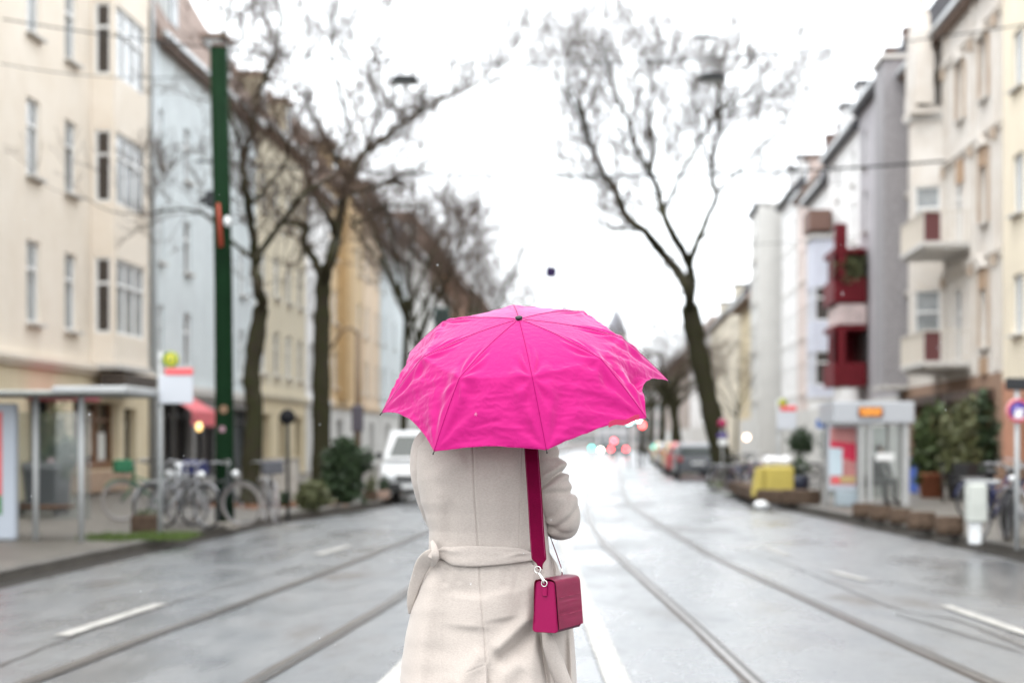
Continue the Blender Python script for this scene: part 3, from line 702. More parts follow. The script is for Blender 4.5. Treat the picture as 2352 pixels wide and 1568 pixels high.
h.finish(3.5, wallmat('brown_ground_floor', (.30, .19, .13)))
h.roof(3.0, 17.2, M_tile)
# stepped gable and finial above the oriel
m_ = MB(); gx0, gx1 = xa - .2, xb + .1; gm = (gx0 + gx1) / 2; gw = (gx1 - gx0) / 2
m_.box(gx0, gx1, .36, .95, 12.8, 14.6); m_.box(gm - gw * .7, gm + gw * .7, .36, .95, 14.603, 15.4); m_.box(gm - gw * .36, gm + gw * .36, .36, .95, 15.403, 15.95); m_.lathe([(.26, 15.95), (.2, 16.15), (.12, 16.3), (.2, 16.45), (.05, 16.65)], 10, (gm, .6, 0))
m_.build('gable', W_white2, h.e)
h.downpipe(h.L / 2 - .12)

h = House('mauve grey tiled building with a projecting bay and dark chimney', 1, 1975, 2070, 16.2, W_grey)
h.grid(2, .9, [(4.2, 6), (7.4, 9.2), (10.6, 12.4), (13.4, 15)], 't', (M_glass, M_glassb), xs=[h.lx(1988), h.lx(2062)])
xa, xb = sorted((h.lx(2030, .9), h.lx(2064, 0))); h.bay(xa, xb, 3.6, 15.8, .9, mat('slate_grey_bay_tiles', (.31, .295, .305), .7, var=.3, scale=9), [], 0, 1)
h.finish(3.3, W_lgrey); h.roof(2.5, 20.0, M_slate, chimneys=((h.lx(2035), 1.6, 1.2), (h.lx(2060), .9, 1.2)))
h = House('white building with dark red timber balconies', 1, 1903, 1973, 15.7, W_white)
h.grid(2, .95, [(4.2, 6), (7.4, 9.2), (10.6, 12.4), (13.2, 14.8)], 't', (M_glass, M_glassb), xs=[h.lx(1960), h.lx(1925)])
a, b_ = sorted((h.lx(1915, 1.5), h.lx(1969, 0)))
for z0, z1 in ((3.9, 6.3), (7.5, 9.6)):
    m_ = MB(); m_.box(a, b_, .1, 1.5, z0, z0 + 1.0).box(a, a + .12, 1.0, 1.5, z0 + 1.003, z1).box(b_ - .12, b_, .1, 1.3, z0 + 1.003, z1).box(a, b_, .1, 1.5, z1 + .003, z1 + .2).box(a, a + 1.2, 1.35, 1.5, z0 + 1.003, z1)
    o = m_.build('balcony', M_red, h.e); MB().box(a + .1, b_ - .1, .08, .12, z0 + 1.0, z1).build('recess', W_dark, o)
    if z0 > 7: q = MB(); leaves(q, (a + .5, .7, z0 + 1.3), (.9, .7, .9), 700, .12, 8); q.build('balcony_plant', M_leafo, o)
MB().box(a + .2, a + .7, .9, 1.4, 9.83, 10.9).build('balcony_post', M_red, h.e)
MB().box(a, b_, .1, 1.3, 6.55, 7.4).build('balcony_front', mat('pale_pink_panel', (.62, .5, .48), .7, var=.3), h.e)
h.finish(3.3, W_lgrey); h.roof(2.5, 19.2, M_slate, 2, chimneys=((h.lx(1950), 1.0, 1.3), (h.lx(1915), .8, 1.6)))
h = House('white building with a pale blue bay and a brown balcony', 1, 1856, 1901, 14.8, W_white)
h.grid(2, .95, [(4.2, 6), (7.4, 9.2), (10.6, 12.2)], 't', (M_glassd, M_glass), pad=.8); a, b_ = sorted((h.lx(1868, 1), h.lx(1899, 0)))
h.bay(a, b_, 3.7, 11.6, 1.0, wallmat('pale_blue_render', (.56, .58, .66)), [(4.3, 6), (7.5, 9.2)], 0, 2, M_glassd, 't', M_glassd)
MB().box(a, b_, .1, 1.2, 12.0, 13.0).build('balcony', mat('brown_balcony', (.16, .09, .07), .7), h.e)
h.finish(3.3, W_lgrey); h.roof(2.5, 19.3, M_slate, 0, chimneys=((0, 1.2, 1.1), (3, .9, 1.4)))
h = House('narrow pink white building left of the brown balcony', 1, 1832, 1854, 15.6, wallmat('pink_white_render', (.66, .56, .52)))
h.grid(2, .95, [(4.2, 6), (7.4, 9.2), (10.6, 12.4)], 't', (M_glass, M_glassb)); h.finish(3.3, W_lgrey); h.roof(2.5, 18.6, M_tile, 1, chimneys=((1, 1.0, 1.6),))
h = House('white building beside the blank grey wall', 1, 1795, 1830, 16.5, W_white)
h.grid(3, .95, [(4.2, 6), (7.4, 9.2), (10.6, 12.4), (13.2, 14.8)], 't', (M_glass, M_glassb)); h.finish(3.3, W_lgrey); h.roof(2.5, 19.6, M_slate, 2, chimneys=((2, 1.2, 1.0), (-3, .9, .8)))
h = House('tall light grey block with a blank side wall standing forward of the far houses', 1, 1724, 1742, 17.0, W_lgrey, X=9.9)
h.grid(3, 1.0, [(4.2, 6), (7.4, 9.2), (10.6, 12.4), (13.4, 15)], 't', (M_glass,)); h.finish(3.3, W_lgrey); h.band(16.7, 16.95, .25, M_slate)
h = House('straw coloured building with deep dark eaves', 1, 1700, 1740, 12.4, W_yel2)
h.grid(3, 1.1, [(4.2, 6), (7.4, 9.2)], 't', (M_glass, M_glassd)); h.finish(3.3, W_lgrey); h.roof(3, 16.4, M_tile, eave=.9)
h = House('cream building with pale blue windows behind the V shaped tree', 1, 1632, 1698, 13.4, W_cream2)
h.grid(5, 1.5, [(4.0, 5.8), (7.0, 8.8), (10, 11.6)], 'm', (M_glassb,)); h.finish(3.3, W_cream2); h.roof(3, 17.5, M_slate, 2)
h = House('pale building far behind the V shaped tree', 1, 1585, 1630, 13.6, W_white)
h.grid(5, 1.3, [(4.2, 6), (7.4, 9.2), (10.4, 12)], 't', (M_glass,)); h.finish(3.3, W_lgrey); h.roof(3, 17.5, M_tile)
h = House('brownish building closing the right row', 1, 1530, 1583, 14.0, wallmat('taupe_render', (.36, .30, .26)))
h.grid(7, 1.3, [(4.2, 6), (7.4, 9.2), (10.4, 12)], 't', (M_glass,)); h.finish(3.3, W_lgrey); h.roof(3, 18.5, M_tile)
# blocks where the street bends, and the church
W_far = wallmat('far_grey_render', (.42, .41, .42)); W_far2 = wallmat('far_taupe_render', (.36, .33, .32))
def far_block(px0, px1, D, z, wm, label, zr=None, n=6):
    a, b = at(px0, HZ, D), at(px1, HZ, D); w_ = (b - a).length
    e = thing('apartment_building', label, 'building', ((a.x + b.x) / 2, a.y, 0), math.atan2(b.y - a.y, b.x - a.x)); m_ = MB(); hl = []
    for k in range(n):
        x = -w_/2 + w_ * (k + .5) / n
        for z0 in (1.2, 4.4, 7.6, 10.8):
            if z0 + 2 < z: hl.append((x - .7, x + .7, z0, z0 + 1.8)); window(e, x, .1, z0, 1.4, 1.8, 'm', M_glass, R(180), False)
    Mx = Matrix.Rotation(math.pi, 4, 'Z'); holed(m_, -w_/2, w_/2, 0, z, [(-q[1], -q[0], q[2], q[3]) for q in hl], 0, .16, Mx)
    m_.quad((-w_/2, 0, 0), (-w_/2, 10, 0), (-w_/2, 10, z), (-w_/2, 0, z)); m_.quad((w_/2, 10, 0), (w_/2, 0, 0), (w_/2, 0, z), (w_/2, 10, z)); m_.quad((-w_/2, 0, z), (w_/2, 0, z), (w_/2, 10, z), (-w_/2, 10, z)); m_.quad((-w_/2, 10, 0), (w_/2, 10, 0), (w_/2, 10, z), (-w_/2, 10, z)); m_.build('wall', wm, e)
    r_ = MB(); r_.add([(-w_/2 - .3, -.4, z + .01), (w_/2 + .3, -.4, z + .01), (w_/2 + .3, 10.4, z + .01), (-w_/2 - .3, 10.4, z + .01), (-w_/2 - .3, 5, z + 4), (w_/2 + .3, 5, z + 4)], [(0, 1, 5, 4), (2, 3, 4, 5), (0, 4, 3), (1, 2, 5), (3, 2, 1, 0)]); r_.build('roof', M_slate, e)
far_block(1180, 1300, 330, 12, W_far, 'distant light grey block at the bend, left of the street end', n=5)
far_block(1302, 1372, 380, 11, W_far2, 'distant taupe block at the end of the street', n=4)
far_block(1374, 1450, 400, 12, W_far, 'distant grey block below the church spire', n=4)
far_block(1452, 1545, 360, 13, W_far2, 'distant taupe block between the spire and the dark tree', n=5)
ch = at(1415, HZ, 520); D_ = 520 / F
e = thing('church_tower', 'distant church tower with a pointed slate spire above the umbrella', 'church tower', (ch.x, ch.y, 0))
m_ = MB(); m_.bbox(-3.4, 3.4, -3.4, 3.4, 0, 34, .1); m_.build('tower', mat('pale_church_stone', (.40, .36, .33), .85, var=.2), e)
m_ = MB(); m_.add([(-3.7, -3.7, 34.01), (3.7, -3.7, 34.01), (3.7, 3.7, 34.01), (-3.7, 3.7, 34.01), (0, 0, 43)], [(0, 1, 4), (1, 2, 4), (2, 3, 4), (3, 0, 4), (3, 2, 1, 0)]); m_.tube([(0, 0, 42.8), (0, 0, 45)], .12, 6); m_.build('spire', mat('spire_slate', (.16, .16, .18), .6), e)
for x in (-1.3, 1.3): MB().box(x - .6, x + .6, -3.47, -3.405, 28, 31.5).build('belfry_opening', W_dark, e)
c2 = at(1296, HZ, 560); e = thing('church_tower', 'very distant thin turret just above the umbrella top', 'church tower', (c2.x, c2.y, 0))
m_ = MB(); m_.bbox(-1.8, 1.8, -1.8, 1.8, 0, 42, .1); m_.build('tower', mat('pale_church_stone', (.4, .36, .33)), e); m_ = MB(); m_.lathe([(2.1, 42.01), (.1, 48)], 8); m_.build('spire', mat('spire_slate', (.16, .16, .18)), e)

# ------------------------------------------------------------------ the woman
DW = 5.58; PXM = F / DW
P0 = at(1095, HZ, DW); P0.z = 0
Wroot = thing('person', 'woman seen from behind in a long pale beige belted coat under the umbrella', 'person', P0, TH)
def lw(px, py, dy=0.0):                        # pixel at depth DW + dy -> woman's own coordinates
    k = (DW + dy) / F; return Vector(((px - 1176) * k - (1095 - 1176) * DW / F, dy, 1.5 + (HZ - py) * k))
def zpy(py): return 1.5 + (HZ - py) / PXM
M_skin = mat('skin', (.62, .40, .30), .5)
M_hair = mat('brown_hair', (.06, .035, .02), .5, bump=.5, bscale=60)
M_black = mat('black_leather', (.012, .012, .013), .35)
def coat_material():
    m = mat('beige_wool_coat', (.60, .505, .445), .85, sheen=.25); t = m.node_tree; b = t.nodes['Principled BSDF']; tc = t.nodes.new('ShaderNodeTexCoord')
    n1 = t.nodes.new('ShaderNodeTexNoise'); n1.inputs['Scale'].default_value = 330; n1.inputs['Detail'].default_value = 3
    mp = t.nodes.new('ShaderNodeMapping'); mp.inputs['Scale'].default_value = (.45, 1, 1.0); t.links.new(tc.outputs['Object'], mp.inputs[0]); t.links.new(mp.outputs[0], n1.inputs['Vector'])
    n2 = t.nodes.new('ShaderNodeTexNoise'); n2.inputs['Scale'].default_value = 14; n2.inputs['Detail'].default_value = 5; t.links.new(tc.outputs['Object'], n2.inputs['Vector'])
    mixf = t.nodes.new('ShaderNodeMath'); mixf.operation = 'MULTIPLY_ADD'; t.links.new(n2.outputs['Fac'], mixf.inputs[0]); mixf.inputs[1].default_value = .18; 
    sc_ = t.nodes.new('ShaderNodeMath'); sc_.operation = 'MULTIPLY'; t.links.new(n1.outputs['Fac'], sc_.inputs[0]); sc_.inputs[1].default_value = .82; t.links.new(sc_.outputs[0], mixf.inputs[2])
    r = t.nodes.new('ShaderNodeValToRGB'); t.links.new(mixf.outputs[0], r.inputs['Fac']); r.color_ramp.elements[0].position = .34; r.color_ramp.elements[1].position = .64
    r.color_ramp.elements[0].color = (.375, .326, .290, 1); r.color_ramp.elements[1].color = (.44, .386, .346, 1); t.links.new(r.outputs[0], b.inputs['Base Color'])
    bp = t.nodes.new('ShaderNodeBump'); bp.inputs['Strength'].default_value = .5; bp.inputs['Distance'].default_value = .0015; t.links.new(n1.outputs['Fac'], bp.inputs['Height']); t.links.new(bp.outputs[0], b.inputs['Normal'])
    return m
M_coat = coat_material()
LV = [ # row, left, right, half depth
 (958, 1052, 1138, .055), (972, 1040, 1152, .065), (985, 1008, 1190, .085), (1000, 972, 1232, .105), (1028, 955, 1250, .125), (1060, 953, 1254, .135), (1098, 956, 1256, .14), (1149, 966, 1256, .135), (1182, 977, 1257, .128),
 (1218, 986, 1258, .122), (1266, 985, 1262, .122), (1300, 980, 1282, .13), (1350, 961, 1304, .142), (1400, 944, 1312, .152), (1470, 930, 1319, .168), (1525, 922, 1323, .185), (1568, 918, 1325, .20), (1660, 908, 1332, .225), (1760, 898, 1340, .25)]
def lv(py):
    for a, b in zip(LV, LV[1:]):
        if py <= b[0]:
            t = max(0, (py - a[0]) / (b[0] - a[0])); t = t * t * (3 - 2 * t) * .4 + t * .6; return [a[i] + (b[i] - a[i]) * t for i in range(4)]
    return list(LV[-1])
EXP = 2.5
RIDGES = [ # x1,y1,x2,y2,width px,amp m (positive = bulge)
 (1012, 1120, 1003, 1250, 16, .004), (1040, 1150, 1035, 1250, 14, -.003), (1165, 1110, 1172, 1250, 20, -.005), (1200, 1100, 1205, 1250, 16, .004), (1070, 1060, 1000, 1090, 20, .004), (1130, 1060, 1210, 1085, 22, .003),
 (992, 1310, 962, 1560, 24, .009), (962, 1560, 950, 1740, 28, .010), (1062, 1330, 1012, 1500, 40, -.010), (1012, 1500, 995, 1740, 38, -.011), (1085, 1360, 1080, 1430, 46, .009), (1150, 1350, 1160, 1410, 40, .008), (1050, 1560, 1110, 1480, 22, .009), (1050, 1600, 1030, 1740, 34, .010),
 (1138, 1478, 1215, 1405, 15, .013), (1146, 1508, 1228, 1438, 16, -.013), (1140, 1560, 1195, 1500, 22, .008), (1214, 1330, 1212, 1420, 15, .008), (1222, 1480, 1205, 1740, 20, .013), (1030, 1300, 1024, 1335, 9, -.003), (1060, 1300, 1058, 1330, 9, -.002), (1165, 1300, 1160, 1340, 10, -.003), (1192, 1296, 1180, 1350, 9, -.003),
 (1236, 1300, 1240, 1480, 8, -.010), (1240, 1455, 1262, 1600, 7, -.020), (1270, 1470, 1300, 1600, 10, .014), (1296, 1440, 1300, 1740, 8, -.014), (1312, 1470, 1316, 1740, 8, .010), (1262, 1240, 1272, 1330, 5, -.012), (1160, 1580, 1150, 1740, 26, -.012)]
def fold(px, py):
    d = 0.0
    for x1, y1, x2, y2, w_, a in RIDGES:
        vx, vy = x2 - x1, y2 - y1; L2 = vx * vx + vy * vy; t = ((px - x1) * vx + (py - y1) * vy) / L2
        if -.5 < t < 1.5:
            q = abs((px - x1) * vy - (py - y1) * vx) / math.sqrt(L2)
            if q < 3.2 * w_: d += 1.5 * a * math.exp(-(q / w_) ** 2) * math.exp(-max(0, abs(t - .5) * 2 - .75) ** 2 * 9)
    return d
def coat_y(px, py):                            # local y of the coat's back surface
    _, l, r_, b = lv(py); c, a = (l + r_) / 2, (r_ - l) / 2; u = min(.985, abs((px - c) / a))
    return -b * (1 - u ** EXP) ** (1 / EXP) - fold(px, py)
SEAM = [(958, 1088), (1028, 1088), (1140, 1092), (1251, 1100), (1330, 1104), (1434, 1113), (1507, 1120), (1800, 1121)]
def seam_x(py):
    for (a, xa), (b, xb) in zip(SEAM, SEAM[1:]):
        if py <= b: return xa + (xb - xa) * max(0, (py - a) / (b - a))
    return SEAM[-1][1]
NB, NF, NV = 330, 70, 330
mb = MB(); vs = []; A_ = []
for k in range(NB): A_.append(math.pi + math.pi * (k + .5) / NB)      # back half
for k in range(NF): A_.append(math.pi * (k + .5) / NF)                # front half
for i in range(NV + 1):
    py = 958 + (1760 - 958) * i / NV; _, l, r_, b = lv(py); c, a = (l + r_) / 2, (r_ - l) / 2; z = zpy(py)
    for t in A_:
        cs, sn = math.cos(t), math.sin(t); k = (abs(cs) ** EXP + abs(sn) ** EXP) ** (-1 / EXP)
        X_ = c + a * cs * k; Yl = b * sn * k; px = X_
        if sn < 0:
            w_ = min(1, -sn * 2.2); d = fold(px, py) * w_
            sx = seam_x(py); e = px - sx
            if py < 1507: d -= .0035 * math.exp(-(e / 1.6) ** 2) - .0012 * math.exp(-((abs(e) - 5) / 4) ** 2)
            else:
                d -= (.014 if e > 0 else 0) * min(1, (py - 1507) / 40) * math.exp(-max(0, e) / 60); d += .004 * math.exp(-(e / 9) ** 2) * (1 if e < 0 else 0)
            # shallow diagonal stitch over the vent and the two princess seams
            q = (py - 1507) + (e) * -.36
            if e < 0 and e > -46 and py > 1480: d -= .002 * math.exp(-((py - 1507 + e * .40) / 1.6) ** 2)
            d -= .0016 * math.exp(-((px - (1195 - (py - 1100) * .02)) / 1.5) ** 2) * (1 if py < 1260 else 0)
            d -= .0016 * math.exp(-((px - (1022 - (py - 1300) * .01)) / 1.5) ** 2) * (1 if py > 1400 else 0)
            d += .0022 * fbm((px * .012, py * .007, 2.0), 1.0, 2) + .0005 * fbm((px * .05, py * .04, 5.0), 1.0, 2)
            Yl -= d
        vs.append(((X_ - 1095) / PXM, Yl, z))
n = len(A_); fs = [(i * n + (k + 1) % n, i * n + k, (i + 1) * n + k, (i + 1) * n + (k + 1) % n) for i in range(NV) for k in range(n)]
mb.add(vs, fs, True); coat = mb.build('coat', M_coat, Wroot)
# collar
mb = MB(); prof = []
for i in range(9):
    t = i / 8; prof.append((.068 + .012 * math.sin(t * 3.14) + .02 * (1 - t), 1.555 + .055 * t))
mb.lathe(prof, 40, (0, 0, 0)); mb.build('collar', M_coat, coat)
# sleeves: swept tubes with pressed-in creases
def sleeve(name, P, Rr, creases, n=72, m=150, seed=0, flat=1.0):
    S = smooth_path([Vector(p) for p in P], 30); L = len(S) - 1; mb = MB(); vs = []; prev = None
    for i in range(m + 1):
        f = i / m; p = S[min(L, int(f * L))].lerp(S[min(L, int(f * L) + 1)], f * L - int(f * L)); q0, q1 = S[max(0, int(f * L) - 4)], S[min(L, int(f * L) + 4)]
        d = (q1 - q0).normalized(); x = Vector((0, -1, 0)) if prev is None else prev; x = (x - d * x.dot(d)).normalized(); prev = x; y = d.cross(x)
        g = f * (len(Rr) - 1); j = min(len(Rr) - 2, int(g)); tt = g - j; tt = tt * tt * (3 - 2 * tt); r_ = Rr[j] + (Rr[j + 1] - Rr[j]) * tt
        for k in range(n):
            a = 2 * math.pi * k / n; rr_ = r_
            for (c, tilt, wd, am, a0) in creases:
                e = f - c - tilt * math.sin(a); win_ = (.5 + .5 * math.cos(a - a0)) ** 1.5
                rr_ -= am * (math.exp(-(e / wd) ** 2) - .45 * math.exp(-((abs(e) - wd * 2.4) / (wd * 1.5)) ** 2)) * win_
            rr_ += .0022 * fbm((math.cos(a) * .8, f * 7, math.sin(a) * .8 + seed), 1.6)
            vs.append(p + x * (math.cos(a) * rr_) + y * (math.sin(a) * rr_ * flat))
    mb.add(vs, [(i * n + k, i * n + (k + 1) % n, (i + 1) * n + (k + 1) % n, (i + 1) * n + k) for i in range(m) for k in range(n)] + [tuple(range(n - 1, -1, -1)), tuple(m * n + k for k in range(n))], True)
    return mb.build(name, M_coat, coat)
sleeve('sleeve', [lw(1222, 1002, -.01), lw(1240, 1030, -.02), lw(1254, 1072, -.025), lw(1266, 1115, -.03), lw(1284, 1160, -.03), lw(1291, 1192, 0.0), lw(1284, 1200, .07), lw(1264, 1176, .15), lw(1240, 1140, .22), lw(1222, 1110, .27)],
       [.040, .050, .058, .059, .060, .061, .056, .05, .045, .042],
       [(.306, .034, .014, .022, -.6), (.17, -.02, .016, .008, -1.2), (.375, -.03, .013, .011, -1.0), (.50, .03, .013, .010, .7), (.545, -.03, .012, .008, .8), (.44, .05, .02, .006, .6)], seed=1)
sleeve('sleeve', [lw(1000, 1002, 0), lw(984, 1030, -.005), lw(983, 1080, 0), lw(992, 1130, .02), lw(1010, 1185, .08), lw(1030, 1200, .16), lw(1070, 1170, .26), lw(1110, 1140, .31)],
       [.045, .056, .058, .055, .052, .050, .045, .04], [(.45, -.03, .02, .002, -.3)], seed=4)
# belt
def band_strip(name, pts, m, parent, th=.006, lift=.006, extra=None, nx=14, fold_amp=0.0, ypos=None):
    """pts: (x, y, half height) along the strip; laid over the coat back"""
    C = smooth_path([Vector(p) for p in pts], 14); mb = MB(); vs = []; N = len(C)
    for i, c in enumerate(C):
        for j in range(nx + 1):
            s_ = -1 + 2 * j / nx; px, py = c.x, c.y + c.z * s_
            y0 = (coat_y(px, py) if ypos is None else ypos(px, py)) - lift - th * (1 - abs(s_) ** 4)
            if extra: y0 -= extra(px, py, s_)
            vs.append(lw(px, py, y0))
    vs2 = [Vector((v.x, v.y + th + .003, v.z)) for v in vs]
    n1 = nx + 1; fs = [(i * n1 + j, i * n1 + j + 1, (i + 1) * n1 + j + 1, (i + 1) * n1 + j) for i in range(N - 1) for j in range(nx)]; o = len(vs)
    fs += [(b + o, a + o, d + o, c_ + o) for a, b, c_, d in [(f[0], f[1], f[2], f[3]) for f in fs]]
    for i in range(N - 1): fs += [(i * n1, (i + 1) * n1, (i + 1) * n1 + o, i * n1 + o), (i * n1 + nx + o, (i + 1) * n1 + nx + o, (i + 1) * n1 + nx, i * n1 + nx)]
    mb.add(vs + vs2, fs, True); return mb.build(name, m, parent)
bel = band_strip('belt', [(984, 1277, 7), (1000, 1272, 9), (1018, 1270, 15), (1038, 1276, 21), (1078, 1277, 24), (1130, 1276, 22), (1172, 1275, 19), (1200, 1275, 15), (1222, 1277, 10), (1250, 1277, 9)], M_coat, coat, .0035, .011,
                 lambda x, y, s_: .005 * math.exp(-((s_ + .55) / .3) ** 2) * math.exp(-((x - 1030) / 28) ** 2) + .006 * math.exp(-((s_ + .2 + (x - 1190) * .012) / .22) ** 2) * math.exp(-((x - 1195) / 26) ** 2) + .0012 * fbm((x * .03, y * .08, 1), 1))
def flat_ribbon(name, pts, parent, n=20):
    """pts: (px, py, local y, half width m, half thickness m)"""
    C = [lw(a, b, c) for a, b, c, _, _ in pts]; S_ = smooth_path(C, 8); W_ = smooth_path([Vector((p[3], p[4], 0)) for p in pts], 8); m_ = MB(); vs_ = []; N = len(S_)
    for i, c in enumerate(S_):
        t = (S_[min(i + 1, N - 1)] - S_[max(i - 1, 0)]).normalized(); x = Vector((t.z, 0, -t.x)).normalized(); y = t.cross(x)
        for k in range(n):
            a = 2 * math.pi * k / n; cs, sn = math.cos(a), math.sin(a); e = .55
            vs_.append(c + x * (W_[i].x * math.copysign(abs(cs) ** e, cs)) + y * (W_[i].y * math.copysign(abs(sn) ** e, sn)))
    m_.add(vs_, [(i * n + k, i * n + (k + 1) % n, (i + 1) * n + (k + 1) % n, (i + 1) * n + k) for i in range(N - 1) for k in range(n)] + [tuple(range(n - 1, -1, -1)), tuple((N - 1) * n + k for k in range(n))], True)
    return m_.build(name, M_coat, parent)
flat_ribbon('belt_loop', [(992, 1242, -.095, .006, .003), (997, 1256, -.125, .010, .0045), (1000, 1274, -.135, .012, .005), (998, 1290, -.122, .009, .004), (992, 1299, -.10, .006, .003)], coat)
flat_ribbon('knot', [(1006, 1284, -.115, .006, .004), (996, 1278, -.126, .010, .005), (987, 1272, -.112, .010, .005), (980, 1272, -.09, .007, .004)], coat)
flat_ribbon('belt_end', [(1000, 1268, -.115, .014, .005), (986, 1277, -.11, .022, .006), (971, 1296, -.085, .024, .005), (959, 1325, -.065, .020, .005), (949, 1356, -.05, .017, .006), (943, 1384, -.04, .012, .006), (940, 1408, -.03, .003, .003)], coat)
mb = MB(); mb.tube([lw(1224, 1255, -.105), lw(1227, 1276, -.115), lw(1224, 1296, -.105)], [.004, .006, .004], 10); mb.build('belt_loop', M_coat, coat)
# hanging front belt end at the lower right
mb = MB(); mb.tube([lw(1252, 1440, -.155), lw(1262, 1480, -.165), lw(1278, 1525, -.16), (lw(1300, 1580, -.15)), lw(1312, 1620, -.14)], [.012, .022, .026, .024, .02], 12); mb.build('coat_fold', M_coat, coat)

def skin_mesh(name, joints, edges, mat_, parent, root=0, sub=2):
    me = bpy.data.meshes.new(name); me.from_pydata([j[0] for j in joints], edges, []); o = bpy.data.objects.new(name, me); col.objects.link(o); o.parent = parent
    o.modifiers.new('skin', 'SKIN'); 
    if not me.skin_vertices: me.attributes.new('skin', 'FLOAT', 'POINT') if False else None
    return o, me
def figure(name, joints, edges, mat_, parent):
    """one continuous body: capsule chains voxel-joined with a remesh"""
    mb = MB()
    for a, b in edges:
        pa, ra = Vector(joints[a][0]), joints[a][1]; pb, rb = Vector(joints[b][0]), joints[b][1]
        mb.tube([pa.lerp(pb, k / 6) for k in range(7)], [ra + (rb - ra) * k / 6 for k in range(7)], 12)
        mb.ball(pa, ra); mb.ball(pb, rb)
    o = mb.build(name, mat_, parent); r_ = o.modifiers.new('join', 'REMESH'); r_.mode = 'VOXEL'; r_.voxel_size = .008; r_.use_smooth_shade = True
    s_ = o.modifiers.new('smooth', 'SMOOTH'); s_.iterations = 4; return o
AX = Vector((-.04653, -.44045, .89657))
APEX = at(1192, 733, 5.50)
HND = APEX - AX * .64                                        # where the hand closes on the shaft
Hl = Matrix.Rotation(-TH, 3, 'Z') @ (HND - P0)
J = {}
def jt(k, p, r_): J[k] = (Vector(p), r_)
jt('pel', (0, .02, 1.0), .10); jt('wai', (0, .02, 1.14), .085); jt('che', (0, .02, 1.34), .105); jt('nek', (0, .03, 1.53), .05); jt('hd', (0, .04, 1.68), .075)
jt('cr', (0, .02, 1.72), .088); jt('fc', (0, .085, 1.665), .06); jt('chin', (0, .10, 1.61), .032); jt('nose', (0, .158, 1.665), .012)
for s, n_ in ((-1, 'l'), (1, 'r')):
    jt('sh' + n_, (.16 * s, .02, 1.44), .05); jt('hip' + n_, (.09 * s, .02, .95), .09); jt('kn' + n_, (.09 * s, .02 + .05 * s, .52), .058); jt('an' + n_, (.09 * s, -.01 + .07 * s, .13), .036); jt('to' + n_, (.10 * s, .13 + .07 * s, .04), .03)
    jt('ear' + n_, (.083 * s, .035, 1.675), .016)
el_r = lw(1288, 1192, .02); jt('elr', el_r, .040); jt('har', Hl + Vector((.045, -.01, -.01)), .022); jt('wrr', Hl + Vector((.06, -.05, -.05)), .026)
el_l = lw(1022, 1195, .12); jt('ell', el_l, .038); jt('wrl', lw(1110, 1140, .33), .025); jt('hal', lw(1135, 1128, .36), .024)
E_ = [('pel', 'wai'), ('wai', 'che'), ('che', 'nek'), ('nek', 'hd'), ('hd', 'cr'), ('hd', 'fc'), ('fc', 'chin'), ('fc', 'nose'), ('che', 'shl'), ('che', 'shr'), ('shr', 'elr'), ('elr', 'wrr'), ('wrr', 'har'), ('shl', 'ell'), ('ell', 'wrl'), ('wrl', 'hal'),
      ('pel', 'hipl'), ('pel', 'hipr'), ('hipl', 'knl'), ('knl', 'anl'), ('anl', 'tol'), ('hipr', 'knr'), ('knr', 'anr'), ('anr', 'tor'), ('hd', 'earl'), ('hd', 'earr')]
AXl = Matrix.Rotation(-TH, 3, 'Z') @ AX; sx = AXl.orthogonal().normalized(); sy = AXl.cross(sx)
for k in range(4):                                            # fingers of the right hand close round the handle
    base = Hl + Vector((.045, -.01, -.01)); c = Hl + AXl * (.028 - .019 * k); prev = 'har'
    for q, ang in enumerate((-.5, .5, 1.7, 2.9)):
        nm = 'f%d%d' % (k, q); rr_ = .026 - .002 * q; jt(nm, c + (Vector((1, 0, 0)) * math.cos(ang) + Vector((0, 1, 0)) * math.sin(ang)) * rr_, .0085 - .0008 * q); E_.append((prev, nm)); prev = nm
prev = 'har'
for q, (ang, up_) in enumerate(((-1.0, .03), (-1.9, .045), (-2.7, .05))):
    nm = 'th%d' % q; jt(nm, Hl + AXl * up_ + (Vector((1, 0, 0)) * math.cos(ang) + Vector((0, 1, 0)) * math.sin(ang)) * .027, .0105 - .001 * q); E_.append((prev, nm)); prev = nm
for k in range(4):                                            # relaxed left hand
    b0 = J['hal'][0]; prev = 'hal'
    for q in range(3):
        nm = 'g%d%d' % (k, q); jt(nm, b0 + Vector((.026 + .024 * q, .012 + .008 * q, .026 - .017 * k - .012 * q)), .0085 - .001 * q); E_.append((prev, nm)); prev = nm
prev = 'hal'
for q in range(2): nm = 'gt%d' % q; jt(nm, J['hal'][0] + Vector((.008 + .022 * q, -.02 - .008 * q, .03 + .012 * q)), .0095); E_.append((prev, nm)); prev = nm
body = figure('body', J, E_, M_skin, Wroot)
mb = MB(); mb.ball((0, .015, 1.72), .102, .112, .098, 24, 14); mb.ball((0, -.03, 1.65), .09, .075, .11, 20, 12); mb.ball((0, -.055, 1.60), .075, .04, .09, 20, 12)
mb.build('hair', M_hair, Wroot)
mb = MB()
for s in (-1, 1): mb.ball((.032 * s, .138, 1.688), .012)
mb.build('eyes', mat('eye_white', (.7, .7, .7), .2), Wroot)
for s in (-1, 1):
    mb = MB(); y = .07 * s; mb.tube([(.09 * s, -.02 + y, .30), (.09 * s, -.015 + y, .16), (.09 * s, 0 + y, .09), (.095 * s, .08 + y, .055), (.10 * s, .15 + y, .04)], [.055, .05, .048, .042, .03], 16); mb.box(.06 * s - .02, .06 * s + .03 * 1, -.05 + y, -.005 + y, 0, .07) if False else None
    mb.box(.09 * s - .025, .09 * s + .025, -.05 + y, 0 + y, 0, .08); mb.box(.097 * s - .035, .097 * s + .035, .05 + y, .17 + y, 0, .03); mb.build('boot', M_black, Wroot)

